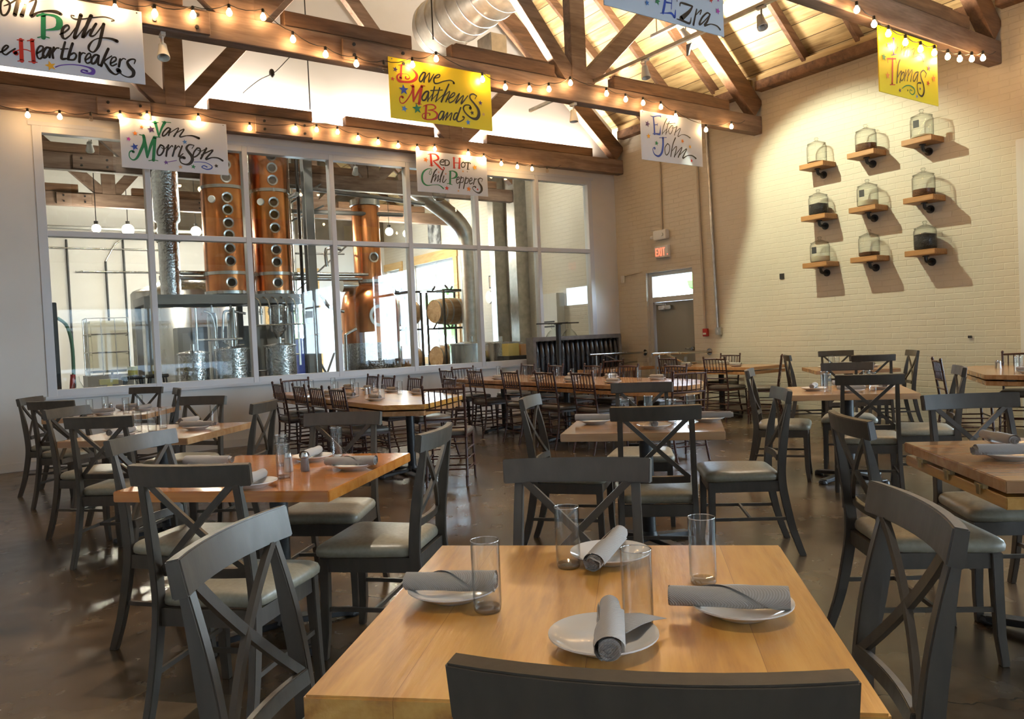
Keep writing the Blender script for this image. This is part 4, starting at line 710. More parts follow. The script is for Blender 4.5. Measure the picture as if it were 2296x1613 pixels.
long_table('longest tan table with a rounded end, running back towards the black booth', [(5.6, 5.95), (5.68, 5.62), (5.85, 5.47), (6.1, 5.52), (6.4, 5.72), (6.62, 6.0), (6.68, 6.3), (6.68, 9.85), (5.6, 9.85)], [(6.1, 6.3), (6.1, 7.75), (6.1, 9.2)], M['table3'], (5.61, (6.5, 7.3, 8.2, 9.1)))
long_table('tan table standing against the brick wall beside the exit door', [(8.80, 7.05), (9.62, 7.05), (9.62, 8.85), (8.80, 8.85)], [(9.2, 7.9)], M['table3'], (8.81, (7.4, 8.3)))
long_table('pale sunlit table with a clipped corner in front of the brick wall', [(8.0, 2.0), (9.2, 2.0), (9.55, 2.4), (9.55, 4.3), (9.2, 4.45), (7.99, 3.62)], [(8.7, 3.1)], M['table3'], (8.01, (2.4, 2.9, 3.4)))
tag(MB().bb(7.95, 9.2, 9.3, 9.8, .70, .75).bb(8.15, 8.21, 9.52, 9.58, 0, .70).bb(8.94, 9.0, 9.52, 9.58, 0, .70).bb(8.05, 8.31, 9.35, 9.75, 0, .02).bb(8.84, 9.1, 9.35, 9.75, 0, .02).build('booth_table', M['table3'], None, bevel=.004), 'narrow tan table pulled up to the black booth', 'table')

# ---- chairs (middle of the top rail, direction the back faces)
XG, KG = 'grey cross back dining chairs', 'mahogany spindle back chairs'
GX = 'grey cross-back chair '
for mid, bd, lab in (
    ((.600, .645), -136, 'in the foreground with its back cutting across the bottom edge'), ((.42, 1.68), 137, 'with bluish sheen, left of ' + TA), ((1.575, .865), -41, 'seen from behind, right of ' + TA), ((1.47, 1.84), 44, 'on the far side of ' + TA),
    ((.555, 2.78), -136, 'on the near side of ' + TB), ((.60, 4.00), 131, 'on the left side of ' + TB), ((1.60, 2.97), -46, 'on the right side of ' + TB), ((1.64, 4.12), 47, 'on the far side of ' + TB),
    ((.575, 5.48), -130, 'on the near side of ' + TC), ((.50, 6.72), 134, 'on the left side of ' + TC), ((1.50, 6.84), 40, 'on the far side of ' + TC), ((1.64, 5.59), -38, 'on the right side of ' + TC),
    ((.36, 9.0), 150, 'on the left side of ' + TD), ((.47, 7.95), -132, 'on the near side of ' + TD), ((1.50, 9.60), 40, 'under the window sill behind ' + TD), ((1.66, 8.75), -5, 'on the right side of ' + TD),
    ((2.79, 2.83), -133, 'on the near side of ' + TE), ((2.84, 3.98), 130, 'on the left side of ' + TE), ((3.92, 2.92), -41, 'on the right side of ' + TE), ((4.0, 4.19), 43, 'on the far side of ' + TE),
    ((5.21, 3.13), -143, 'on the near side of ' + TF), ((5.60, 4.48), 123, 'on the left side of ' + TF), ((6.22, 3.00), -55, 'on the right side of ' + TF), ((6.66, 4.22), 33, 'on the far side of ' + TF),
    ((8.25, 4.90), -140, 'on the near side of ' + TG), ((9.48, 6.16), 45, 'backed against the bricks at ' + TG), ((9.42, 5.09), -45, 'on the right side of ' + TG), ((8.42, 6.15), 135, 'seen edge-on, left of ' + TG),
    ((3.98, 1.87), 50, 'on the far side of ' + TI), ((2.90, 1.83), 141, 'seen in profile, left of ' + TI), ((5.36, 2.0), 140, 'barely in view past the right edge table'),
): put('x', mid, bd, GX + lab, XG)
GK = 'dark spindle-back chair '
cam_end = ('nearest end', 'second from the near end', 'third from the near end', 'fourth from the near end', 'fifth from the near end')
for i, (x, y) in enumerate(((2.83, 7.22), (2.82, 7.78), (2.84, 8.36), (2.86, 9.16))): put('k', (x, y), 180, GK + 'left of ' + TJ + ', ' + cam_end[i], KG)
for i, (x, y) in enumerate(((4.32, 7.60), (4.22, 8.25), (4.16, 8.86), (4.26, 9.55))): put('k', (x, y), -3 if i else -10, GK + 'right of ' + TJ + ', ' + cam_end[i], KG)
put('k', (3.42, 6.15), -128, GK + 'at the angled near end of ' + TJ, KG); put('k', (3.37, 10.05), 95, GK + 'below the window at the far end of ' + TJ, KG)
for i, (x, y) in enumerate(((5.46, 6.66), (5.42, 7.30), (5.40, 8.0), (5.47, 8.95), (5.48, 9.75))): put('k', (x, y), 178, GK + 'left of ' + TK + ', ' + cam_end[i], KG)
for i, (x, y) in enumerate(((6.88, 6.60), (6.84, 7.38), (6.80, 8.05), (6.76, 8.82), (6.86, 9.65))): put('k', (x, y), -5, GK + 'right of ' + TK + ', ' + cam_end[i], KG)
put('k', (5.84, 5.42), -105, GK + 'at the rounded near end of ' + TK, KG); put('k', (6.0, 10.15), 92, GK + 'below the window at the far end of ' + TK, KG)
put('k', (8.56, 7.47), -178, GK + 'on the room side of ' + TL + ', nearer the camera', KG); put('k', (8.60, 8.42), 178, GK + 'on the room side of ' + TL + ', nearer the door', KG)
put('k', (9.72, 8.15), 0, GK + 'against the bricks behind ' + TL, KG); put('k', (9.02, 6.68), -55, GK + 'seen edge-on at the near end of ' + TL, KG)
put('k', (8.05, 4.10), 128, GK + 'turned away at the clipped corner of ' + TH, KG); put('k', (9.62, 3.95), 20, GK + 'with sunlit cushion, against the wall behind ' + TH, KG)
put('k', (8.05, 9.02), -95, GK + 'in front of the black booth behind the handrail', KG)

# ---- place settings
me_plate = mesh_of(MB().lathe([(.0001, .004), (.052, .004), (.056, 0), (.060, .003), (.092, .018), (.1005, .023), (.1005, .026), (.092, .0225), (.062, .010), (.0001, .008)], n=40, close=False), M['china'], smooth=50)
me_tumb = mesh_of(MB().lathe([(.0001, .0), (.026, .0), (.0285, .004), (.030, .02), (.0305, .148), (.0290, .1485), (.0283, .02), (.0260, .012), (.0001, .010)], n=32, close=False), M['tumbler'], smooth=50)
def roll_mesh(seed):
    rnd = random.Random(seed); n = 34; turns = 3.0; Ln = .205; sec = []
    for i in range(n + 1):
        f = i / n; a = f * turns * 2 * PI + rnd.uniform(0, 1); r = .004 + .0185 * f; sec.append((r * math.cos(a) * 1.08, r * math.sin(a) * .92))
    th = .0016; mb = MB(); vs = []; m = 9
    for j in range(m):
        x = -Ln / 2 + Ln * j / (m - 1); k = 1 + .10 * math.sin(j * 1.1 + seed) - .05 * (j in (0, m - 1)); sk = .01 * math.sin(j * .7 + seed)
        ring = [(x + .012 * (i / n) * (1 if j == 0 else -1 if j == m - 1 else 0) * math.sin(seed + 1), a * k + sk * .3, b * k + .022) for i, (a, b) in enumerate(sec)]
        inner = [(x, a * k * (1 - th / max(.004, math.hypot(a, b))) + sk * .3, b * k * (1 - th / max(.004, math.hypot(a, b))) + .022) for a, b in sec]
        vs += ring + inner[::-1]
    K = 2 * (n + 1); fs = []
    for j in range(m - 1): fs += [(j * K + q, j * K + (q + 1) % K, (j + 1) * K + (q + 1) % K, (j + 1) * K + q) for q in range(K)]
    for j in (0, m - 1): fs += [(j * K + q, j * K + q + 1, j * K + K - 2 - q, j * K + K - 1 - q) for q in range(n)]
    mb.add(vs, fs); mb.lathe([(.0001, -.099), (.0195, -.099), (.0195, .099), (.0001, .099)], (0, 0, .022), 20, Matrix.Rotation(PI / 2, 3, 'Y')); return mesh_of(mb, M['linen'], smooth=50)
ROLL = [roll_mesh(s) for s in (1, 2, 3)]
def flap():
    mb = MB(); vs, fs = [], []; n, k = 16, 8
    for i in range(n + 1):
        a = math.radians(-60 + 250 * i / n); e = -.085 + .155 * i / n
        for j in range(k + 1): x = -.101 + (e + .101) * j / k; r = 1.03 + .05 * math.sin(i * .5) * j / k; vs.append((x, .0258 * r * math.cos(a), .022 + .0222 * r * math.sin(a) + .0012))
    for i in range(n):
        for j in range(k): q = i * (k + 1) + j; fs.append((q, q + 1, q + k + 2, q + k + 1))
    return mesh_of(mb.add(vs, fs), M['linen'], smooth=60)
FLAP = flap()
CORN = mesh_of(MB().sweep([(.0, 0, .0), (.035, 0, .006), (.07, 0, .003), (.115, 0, -.010)], [(-.034, -.0008), (.0, .004), (.034, -.0008), (.034, .0008), (.0, .006), (-.034, .0008)], (0, 0, 1), scales=[1, .9, .6, .05]), M['linen'], smooth=50)
def simple(name, me, loc, rz, label, cat, group):
    o = bpy.data.objects.new(name, me); C.objects.link(o); o.location = loc; o.rotation_euler = (0, 0, rz); return tag(o, label, cat, group)
ni = [0]
def napkin(p, q, z, label, s=1.0, loose=False, tilt=0.0):
    ni[0] += 1; k = ni[0] % 3; a = math.atan2(q[1] - p[1], q[0] - p[0]); L_ = math.hypot(q[0] - p[0], q[1] - p[1])
    t = thing('rolled_napkin', label, 'napkin', ((p[0] + q[0]) / 2, (p[1] + q[1]) / 2, z), a, 'rolled grey napkins'); t.scale = (L_ / .205, s, s); t.rotation_euler = (0, tilt, a)
    for n_, me, l, r in (('roll', ROLL[k], (0, 0, 0), (0, 0, 0)), ('folded_edge', FLAP, (0, 0, 0), (0, 0, PI * (k == 1)))) + ((('loose_corner', CORN, (.02, -.01, .012), (0, 0, -1.0)),) if loose else ()):
        o = bpy.data.objects.new(n_, me); C.objects.link(o); o.parent = t; o.location = l; o.rotation_euler = r
    return t
PG, GG = 'small white plates', 'clear straight tumblers'
def plate(x, y, label): return simple('side_plate', me_plate, (x, y, .7605), random.uniform(0, 6), label, 'plate', PG)
RIM = mesh_of(MB().tube([(.0299 * math.cos(a * PI / 18), .0299 * math.sin(a * PI / 18), .1485) for a in range(36)], .0011, 6, closed=True), M['rim'], smooth=60)
BASE = mesh_of(MB().lathe([(.0001, .0012), (.0262, .0012), (.0278, .005), (.0268, .010), (.0001, .0085)], n=24), M['gbase'], smooth=50)
def tumbler(x, y, label):
    t = thing('water_tumbler', label, 'glass', (x, y, .7605), 0, GG)
    for n_, me in (('glass_body', me_tumb), ('rim', RIM), ('thick_base', BASE)): o = bpy.data.objects.new(n_, me); C.objects.link(o); o.parent = t
    return t
SD = ('near', 'left', 'far', 'right')
def setting(tn, side, pl, na, gl, **k):
    plate(*pl, f'small white plate under a grey napkin, {side} side of {tn}')
    napkin(na[0], na[1], .778, f'rolled grey napkin on the plate, {side} side of {tn}', **k)
    if gl: tumbler(*gl, f'clear straight tumbler on the {side} side of {tn}')
setting(TA, 'left', (.831, 1.491), ((.745, 1.555), (.895, 1.412)), (.843, 1.369))
setting(TA, 'far', (1.27, 1.465), ((1.165, 1.405), (1.345, 1.505)), (1.158, 1.493), tilt=-.12)
setting(TA, 'near', (.905, 1.073), ((.835, .975), (.985, 1.145)), (1.023, 1.106), loose=True)
setting(TA, 'right', (1.218, 1.016), ((1.105, 1.105), (1.262, .935)), (1.305, 1.193))
setting(TB, 'near', (.89, 3.25), ((.82, 3.16), (.96, 3.33)), (1.057, 3.363)); setting(TB, 'far', (1.33, 3.766), ((1.26, 3.68), (1.40, 3.85)), (1.162, 3.713))
setting(TB, 'right', (1.375, 3.345), ((1.27, 3.42), (1.44, 3.24)), (1.467, 3.78)); setting(TB, 'left', (.881, 3.952), ((.79, 4.03), (.96, 3.87)), None)
setting(TC, 'near', (.77, 6.0), ((.68, 5.92), (.86, 6.08)), (.91, 6.27)); setting(TC, 'left', (.79, 6.40), ((.72, 6.47), (.88, 6.32)), (.99, 6.16))
setting(TC, 'right', (1.26, 5.98), ((1.17, 6.06), (1.36, 5.9)), (1.10, 6.36)); setting(TC, 'far', (1.30, 6.42), ((1.22, 6.34), (1.38, 6.5)), (1.45, 6.25))
setting(TI, 'far', (3.66, 1.55), ((3.70, 1.69), (3.56, 1.50)), (3.70, 1.40)); setting(TI, 'left', (3.33, 1.42), ((3.22, 1.50), (3.40, 1.34)), None)
setting(TE, 'left', (3.17, 3.75), ((3.08, 3.84), (3.27, 3.66)), (3.304, 3.62)); setting(TE, 'near', (3.21, 3.27), ((3.14, 3.19), (3.28, 3.35)), (3.44, 3.35))
setting(TE, 'right', (3.65, 3.25), ((3.57, 3.33), (3.75, 3.15)), (3.72, 3.45)); setting(TE, 'far', (3.60, 3.83), ((3.52, 3.75), (3.68, 3.91)), (3.55, 3.66))
def around(tn, c, deg, gl=.0, skip=()):
    for k, (a, side) in enumerate(zip((-135, 135, 45, -45), SD)):
        if side in skip: continue
        a = math.radians(a + (deg + 45)); d = Vector((math.cos(a), math.sin(a))); n = Vector((-d.y, d.x)); p = Vector(c) + d * .27
        r = n * .1; j = d * random.uniform(-.03, .03); setting(tn, side, tuple(p), ((p - r + j)[:], (p + r - j)[:]), tuple(p + n * .17 - d * .10)[:2])
around(TD, (1.06, 8.62), -30); around(TF, (6.0, 3.80), -52); around(TG, (8.92, 5.63), -45)
def line(tn, x, ys, s, side):
    for i, y in enumerate(ys):
        w_ = cam_end[i]; plate(x, y, f'small white plate {side} of {tn}, {w_}'); napkin((x + random.uniform(-.02, .02), y - .1), (x, y + .1), .778, f'rolled grey napkin {side} of {tn}, {w_}')
        tumbler(x + s * .14, y + .15, f'clear straight tumbler {side} of {tn}, {w_}')
line(TJ, 3.2, (7.15, 7.8, 8.4, 9.2), 1, 'left'); line(TJ, 3.86, (7.5, 8.15, 8.8, 9.45), -1, 'right')
line(TK, 5.82, (6.55, 7.3, 8.0, 8.9, 9.6), 1, 'left'); line(TK, 6.46, (6.5, 7.3, 8.05, 8.8, 9.5), -1, 'right')
line(TL, 9.0, (7.45, 8.4), 1, 'room side'); line(TH, 8.28, (2.7, 3.35), 1, 'room side')
plate(9.45, 8.05, 'small white plate on the brick side of ' + TL); napkin((9.45, 7.95), (9.45, 8.15), .778, 'rolled grey napkin on the brick side of ' + TL)
tumbler(8.62, 3.42, 'clear tumbler in the middle of the sunlit table'); tumbler(8.75, 3.62, 'clear tumbler near the clipped corner of the sunlit table')
def shaker(x, y, label, m):
    t = thing('spice_shaker', label, 'shaker', (x, y, .7605), 0, 'glass spice shakers')
    MB().lathe([(.0001, 0), (.02, 0), (.021, .01), (.017, .06), (.0001, .062)], n=16).build('shaker_body', m, t, smooth=50); MB().lathe([(.0165, .062), (.0175, .07), (.012, .085), (.0001, .087)], n=16).build('shaker_cap', M['steel'], t, smooth=50)
salt = mat('salt glass', (.6, .6, .58), .2); pep = mat('pepper glass', (.2, .18, .17), .2)
shaker(1.13, 3.52, 'glass salt shaker beside the tumblers on ' + TB, salt); shaker(1.19, 3.47, 'second small glass shaker on ' + TB, pep)
for x, y, n_ in ((3.52, 8.1, TJ), (6.15, 7.0, TK), (.98, 8.75, TD), (8.95, 3.9, TH)): shaker(x, y, 'pale salt shaker on ' + n_, salt); shaker(x + .06, y + .05, 'dark pepper shaker on ' + n_, pep)

# ---- booth and tall pedestal in the window corner
bo = thing('booth_bench', 'black channel-tufted booth bench in a wooden frame below the window corner', 'booth', (8.70, 10.66, 0))
fm = varied(mat('grey booth frame', (.16, .15, .14), .4), 8, [(.3, (.19, .18, .17)), (.7, (.12, .11, .105))])
mb = MB(); mb.bb(-.97, .97, .1, .2, 0, 1.24).bb(-1.0, 1.0, -.02, .2, 1.24, 1.31).bb(-1.0, -.94, -.02, .2, 0, 1.24).bb(.94, 1.0, -.02, .2, 0, 1.24); mb.build('booth_frame', fm, bo, bevel=.006)
vin = varied(mat('black vinyl', (.016, .018, .024), .28), 10, [(.3, (.02, .022, .03)), (.7, (.012, .013, .018))], rough=(.22, .36))
for i in range(17):
    x = -.90 + i * .1125; MB().sweep([(x, .06, .42), (x, .035, .6), (x, .03, .95), (x, .06, 1.2), (x, .09, 1.235)], [(.055 * math.cos(a * PI / 4), .045 * math.sin(a * PI / 4)) for a in range(8)], (0, 1, 0), scales=[1, 1, 1, .8, .3]).build('back_channel', vin, bo, smooth=60)
MB().bb(-.93, .93, -.30, .02, .36, .46).build('seat_cushion', vin, bo, bevel=.02); MB().bb(-.9, .9, -.26, .1, 0, .355).build('seat_base', fm, bo)
bt = thing('tall_pedestal_base', 'black tall pedestal table base without its top, spider arms showing', 'table base', (7.58, 9.78, 0))
MB().cyl((0, 0, .02), (0, 0, 1.50), .042, 20).build('pedestal_column', M['black'], bt, smooth=40); MB().lathe([(.0001, .0), (.27, 0), (.27, .012), (.06, .03), (.045, .08), (.0001, .09)], n=28).build('base_plate', M['black'], bt, smooth=40)
MB().bar((-.42, .0, 1.52), (.42, .0, 1.52), .035, .02, (0, 1, 0)).bar((0, -.25, 1.521), (0, .25, 1.521), .035, .021, (1, 0, 0)).lathe([(.07, 1.5), (.07, 1.515)], n=16).build('spider_arms', M['black'], bt, bevel=.004, seg=1)

# ================================================================ still house behind the glass
V = Vector
def porthole(parent, c, r, d=V((0, -1, 0)), m=None):
    q = V(d).to_track_quat('Z', 'Y').to_matrix()
    o = MB().lathe([(r * .72, .0), (r * .72, .035), (r, .04), (r, .0)], c, 24, q, close=False).build('porthole', M['steel'], parent, smooth=40)
    MB().lathe([(.0001, .012), (r * .7, .012)], c, 20, q, close=False).build('porthole_glass', dkglass, o)
dkglass = mat('dark porthole glass', (.03, .02, .015), .08)
def column(label, x, y, r, z0, z1, bands, holes, dial=None):
    t = thing('copper_still_column', label, 'still column', (x, y, 0), 0, 'copper still columns')
    MB().lathe([(r, z0), (r, z1)], n=48).build('column_shell', M['copper'], t, smooth=60)
    mb = MB()
    for z in bands: mb.lathe([(r + .001, z - .03), (r + .022, z - .025), (r + .022, z + .025), (r + .001, z + .03)], n=48, close=False)
    mb.build('steel_band', M['steel'], t, smooth=40)
    d = V((-x * .8, -y, 0)).normalized(); q = V((d.y, -d.x, 0)); d2 = (d - q * .12).normalized()
    for z in holes: porthole(t, V((0, 0, z)) + d2 * (r - .012), .085, d2)
    if dial: dd = (d + q * .62).normalized(); c = V((0, 0, dial)) + dd * r; MB().lathe([(.0001, .03), (.055, .03), (.06, .0)], c, 20, dd.to_track_quat('Z', 'Y').to_matrix(), close=False).build('dial_gauge', M['whitep'], t, smooth=40)
    return t
column('copper still column with portholes, wider one standing behind the second window bay', 3.34, 13.0, .34, 2.22, 7.0, (2.25, 2.56, 3.93), (2.40, 2.74, 2.94, 3.15, 3.34, 3.55, 3.74, 4.06, 4.26), 3.72)
column('copper still column with portholes and white dial behind the third window bay', 4.10, 13.0, .30, 2.22, 7.0, (2.25, 2.56, 3.93), (2.40, 2.74, 2.94, 3.30, 3.52, 3.72, 4.08, 4.28, 4.48, 4.68), 3.73)
# steel column and tank
t = thing('steel_vapour_column', 'tall brushed steel pipe column behind the first window mullion', 'column', (2.55, 13.4, 0)); MB().lathe([(.155, 2.2), (.155, 3.4), (.20, 3.45), (.20, 7.0)], n=40).build('column_shell', M['steeld'], t, smooth=50); MB().lathe([(.17, 3.1), (.19, 3.11), (.19, 3.16), (.17, 3.17)], n=32, close=False).build('clamp_band', M['steel'], t)
t = thing('mash_tank', 'wide round steel tank with a domed lid behind the copper columns', 'tank', (3.3, 15.9, 0)); MB().lathe([(.0001, .3), (.9, .32), (.98, .36), (.98, 2.45), (.94, 2.5), (.4, 2.72), (.0001, 2.75)], n=56).build('tank_shell', M['steel'], t, smooth=50); MB().lathe([(.2, 2.70), (.2, 2.86), (.0001, 2.88)], (-.3, -.3, 0), 20).build('manway', M['steel'], t, smooth=40)
MB().cyl((.7, -.5, 0), (.7, -.5, .4), .04, 8).cyl((-.7, -.5, 0), (-.7, -.5, .4), .04, 8).cyl((.7, .5, 0), (.7, .5, .4), .04, 8).cyl((-.7, .5, 0), (-.7, .5, .4), .04, 8).build('tank_legs', M['steel'], t)
# platform frame
t = thing('column_support_frame', 'grey steel frame holding up the copper columns', 'frame'); g = M['greysteel']
mb = MB(); mb.bb(2.0, 4.55, 12.50, 12.60, 2.06, 2.18).bb(2.0, 4.55, 13.4, 13.5, 2.06, 2.18).bb(2.0, 2.1, 12.6, 13.4, 2.06, 2.18).bb(4.45, 4.55, 12.6, 13.4, 2.06, 2.18).bb(3.55, 3.65, 12.6, 13.4, 2.06, 2.18).bb(2.1, 4.45, 12.6, 13.4, 2.185, 2.21); mb.build('deck', g, t)
for x in (2.05, 3.62, 4.5):
    for y in (12.55, 13.45): MB().bb(x - .045, x + .045, y - .045, y + .045, 0, 2.06).build('frame_post', g, t)
t = thing('steel_column', 'grey steel building column between the stills and the pot still', 'column'); MB().bb(4.60, 4.74, 12.7, 12.72, 0, 5.2).bb(4.60, 4.74, 12.86, 12.88, 0, 5.2).bb(4.66, 4.68, 12.72, 12.86, 0, 5.2).build('h_section', g, t)
def vessel(label, x, y, r, z0, z1, cone=False, legs=True, m='steeld'):
    t = thing('steel_receiver_tank', label, 'tank', (x, y, 0), 0, 'small steel receiver tanks')
    prof = [(.0001, z0 - (.16 if cone else .02)), (r * .25, z0 - (.12 if cone else .01)), (r, z0 + .03), (r, z1), (r + .015, z1 + .005), (r + .015, z1 + .03), (r * .5, z1 + .06), (.0001, z1 + .07)]
    MB().lathe(prof, n=36).build('tank_shell', M[m], t, smooth=50); MB().cyl((0, 0, z1 + .05), (0, 0, z1 + .16), .035, 12).cyl((-.02, -r, z0 + .15), (-.02, -r - .1, z0 + .15), .02, 8).build('fitting', M['steel'], t, smooth=40)
    if legs:
        for q in range(3): a = .5 + q * 2.1; MB().cyl((r * .8 * math.cos(a), r * .8 * math.sin(a), 0), (r * .8 * math.cos(a), r * .8 * math.sin(a), z0 + .05), .018, 8).build('leg', M['steel'], t)
    return t
vessel('shiny steel receiver tank standing lowest in the second window bay', 2.62, 12.4, .22, .35, 1.28); vessel('shiny steel receiver tank under the wider copper column', 3.18, 12.35, .25, .35, 1.32)
vessel('bright dimpled steel tank under the valve manifold', 3.93, 12.35, .24, .35, 1.34); vessel('hanging cone-bottomed steel vessel among the manifold pipes', 4.0, 12.62, .13, 1.60, 2.0, True, False)
# valve manifold
t = thing('valve_manifold', 'steel manifold of six upright valves with a long header pipe', 'manifold', (3.66, 12.36, 0))
for i in range(6):
    x = i * .14; MB().tube(smooth_pts([(x, 0, 1.72), (x, 0, 2.0), (x - .02, .04, 2.10), (x - .06, .12, 2.15)], 4), .014, 8, (0, 1, 0)).cyl((x, 0, 1.86), (x, 0, 1.96), .026, 10).cyl((x - .03, -.0, 1.91), (x + .03, 0, 1.91), .014, 8).build('valve', M['steel'], t, smooth=50)
MB().tube([(-.12, 0, .95), (-.12, 0, 1.70), (.78, 0, 1.70), (.78, 0, 1.52), (.95, 0, 1.52)], .014, 8, (0, 1, 0)).tube([(-.25, 0, .98), (.1, 0, .98)], .016, 8).build('header_pipe', M['steel'], t, smooth=50)
def pipes(label, runs, r, m=M['steel'], name='process_pipe'):
    t = thing(name, label, 'pipe')
    for p in runs: MB().tube(p, r, 8, (.3, 1, .2)).build('pipe_run', m, t, smooth=60)
    return t
pipes('steel product pipes crossing level behind both copper columns', [[(2.4, 13.45, 2.62), (6.0, 13.45, 2.62)], [(2.4, 13.5, 2.54), (5.9, 13.5, 2.54)]], .035)
pipes('vertical thin steel pipes beside the copper columns', [[(x, 13.25, 2.2), (x, 13.25, 6.5)] for x in (3.74, 3.79, 3.84, 4.45, 4.52)], .016)
pipes('dark vertical pipes and struts between the columns and the pot still', [[(x, 13.1, .3), (x, 13.1, 5.2)] for x in (4.62, 4.78, 4.86)], .03, M['black'])
pipes('bent steel transfer pipe leading to the pot still', [smooth_pts([(4.5, 12.75, 2.2), (4.8, 12.8, 2.2), (5.0, 12.9, 2.0), (5.3, 13.0, 1.92)], 4), smooth_pts([(4.5, 12.7, 2.1), (4.62, 12.7, 2.1), (4.65, 12.7, 1.9), (4.65, 12.7, .6)], 3), smooth_pts([(5.0, 12.9, 2.7), (5.0, 12.9, 3.0), (5.3, 13.0, 3.02)], 3), [(5.15, 12.6, .3), (5.15, 12.6, 1.5), (5.35, 12.6, 1.6)]], .03)
t = thing('access_ladder', 'steel ladder rising behind the narrower copper column', 'ladder'); MB().bb(4.40, 4.43, 13.8, 13.84, 1.0, 5.4).bb(4.74, 4.77, 13.8, 13.84, 1.0, 5.4).build('ladder_rail', M['galv'], t); mb = MB(); [mb.cyl((4.43, 13.82, 1.2 + .28 * i), (4.74, 13.82, 1.2 + .28 * i), .014, 8) for i in range(15)]; mb.build('rung', M['galv'], t)
# pot still
t = thing('pot_still', 'squat copper and steel pot still with a round glass manway', 'pot still', (6.25, 14.0, 0))
MB().lathe([(.0001, .15), (.50, .15), (.55, .2), (.55, 1.35)], n=56).build('steel_jacket', M['steeld'], t, smooth=50)
MB().lathe([(.56, 1.35), (.56, 2.0), (.52, 2.22), (.42, 2.40), (.30, 2.5), (.0001, 2.52)], n=56).build('copper_pot', M['copper'], t, smooth=50)
MB().lathe([(.262, 2.52), (.262, 4.05)], n=44).build('neck_column', M['copper'], t, smooth=50)
MB().lathe([(.27, 2.5), (.31, 2.5), (.31, 2.56), (.27, 2.57)], n=40, close=False).lathe([(.27, 3.98), (.29, 3.99), (.29, 4.1), (.2, 4.14), (.0001, 4.15)], n=40, close=False).build('steel_collar', M['steel'], t, smooth=40)
d = V((-.41, -.91, 0)).normalized(); q_ = V((-d.y, d.x, 0)); dd = (d + q_ * .35).normalized(); porthole(t, V((0, 0, 1.85)) + dd * .53, .21, dd)
dd = (d + q_ * .5).normalized(); porthole(t, V((0, 0, 2.98)) + dd * .25, .10, dd); MB().cyl((-.6, -.1, 2.45), (-.3, -.1, 2.45), .12, 20).build('side_nozzle', M['steel'], t, smooth=40)
# barrels on racks
def make_barrel():
    t = thing('oak_barrel', '', 'barrel', (0, 0, 0), 0, 'oak barrels on steel racks'); pr = [(.0001, -.44), (.25, -.44), (.255, -.45), (.29, -.25), (.305, 0), (.29, .25), (.255, .45), (.25, .44), (.0001, .44)]; R_ = Matrix.Rotation(PI / 2, 3, 'Y')
    MB().lathe(pr, (0, 0, 0), 32, R_, close=False).build('staves', M['barrel'], t, smooth=40); g = MB()
    for x in (-.42, -.28, -.12, .12, .28, .42): rr = .305 - .052 * (x / .45) ** 2; g.lathe([(rr + .001, x - .02), (rr + .005, x), (rr + .001, x + .02)], (0, 0, 0), 32, R_, close=False)
    g.build('hoop', M['galv'], t, smooth=40); return reg(t)
BAR = make_barrel(); first = True
for i, (x, y, lab) in enumerate(((7.72, 15.75, 'second from the duct'), (8.75, 15.25, 'next to the duct'), (7.65, 17.0, 'far one beyond the pot still'))):
    for j, z in enumerate((.95, 1.98)):
        L_ = f'oak barrel on the {"upper" if j else "lower"} rack, {lab}'
        if first: BAR.location = (x, y, z); BAR['label'] = L_; BAR.rotation_euler.z = .15; first = False
        else: dup(BAR, (x, y, z), .15, L_)
    t = thing('barrel_rack', f'black steel rack cradling two barrels, {lab}', 'rack', (x, y, 0), .15, 'black barrel racks')
    for z in (.55, 1.58, 2.42):
        mb = MB(); [mb.bb(a - .02, a + .02, -.3, .3, z, z + .04) for a in (-.25, .25)]; mb.bb(-.4, .4, -.3, -.26, z, z + .04).bb(-.4, .4, .26, .3, z, z + .04); [mb.bar((a, b, z + .02), (a, b + .12 * (1 if b < 0 else -1), z + .14), .03, .03, (1, 0, 0)) for a in (-.25, .25) for b in (-.3, .3)]; mb.build('cradle', M['black'], t)
    mb = MB(); [mb.bb(a - .02, a + .02, b - .02, b + .02, 0, 2.42) for a in (-.4, .4) for b in (-.31, .31)]; mb.build('rack_post', M['black'], t)
# vent duct, tun, clutter by the brick wall
t = thing('vent_duct', 'thick bent vent duct dropping from the roof beside the brick wall', 'duct'); MB().tube(smooth_pts([(8.78, 14.4, .0), (8.78, 14.4, 1.5), (8.78, 14.4, 3.2), (8.6, 14.4, 3.8), (7.9, 14.4, 4.3), (7.2, 14.4, 4.7)], 5), .19, 24, (0, 1, 0)).build('duct_tube', M['galv'], t, smooth=60)
vessel('wide open steel tub standing low in the fifth window bay', 7.5, 12.3, .42, .4, 1.22, m='steel'); vessel('wide low steel tub beside the vent duct, sixth window bay', 8.35, 12.6, .40, .4, 1.20, m='steeld')
for y, w_, lb in ((14.7, .12, 'silver riser duct on the brick wall farther along'), (13.9, .16, 'silver riser duct on the brick wall nearer the glass')): tag(MB().bb(XW - .32, XW - .005, y - w_, y + w_, 0, 5.0).build('riser_duct', M['galv'], None, bevel=.01), lb, 'duct')
t = thing('electrical_cabinet', 'pale grey electrical cabinet on the brick wall inside the still house', 'cabinet', (XW, 12.9, 0)); MB().bb(-.2, -.002, -.35, .35, 1.2, 2.2).build('cabinet_body', M['whitep'], t, bevel=.008); mb = MB(); [mb.bb(-.205, -.2, -.25, .25, 1.5 + .1 * i, 1.53 + .1 * i) for i in range(2)]; mb.build('louvre', M['black'], t)
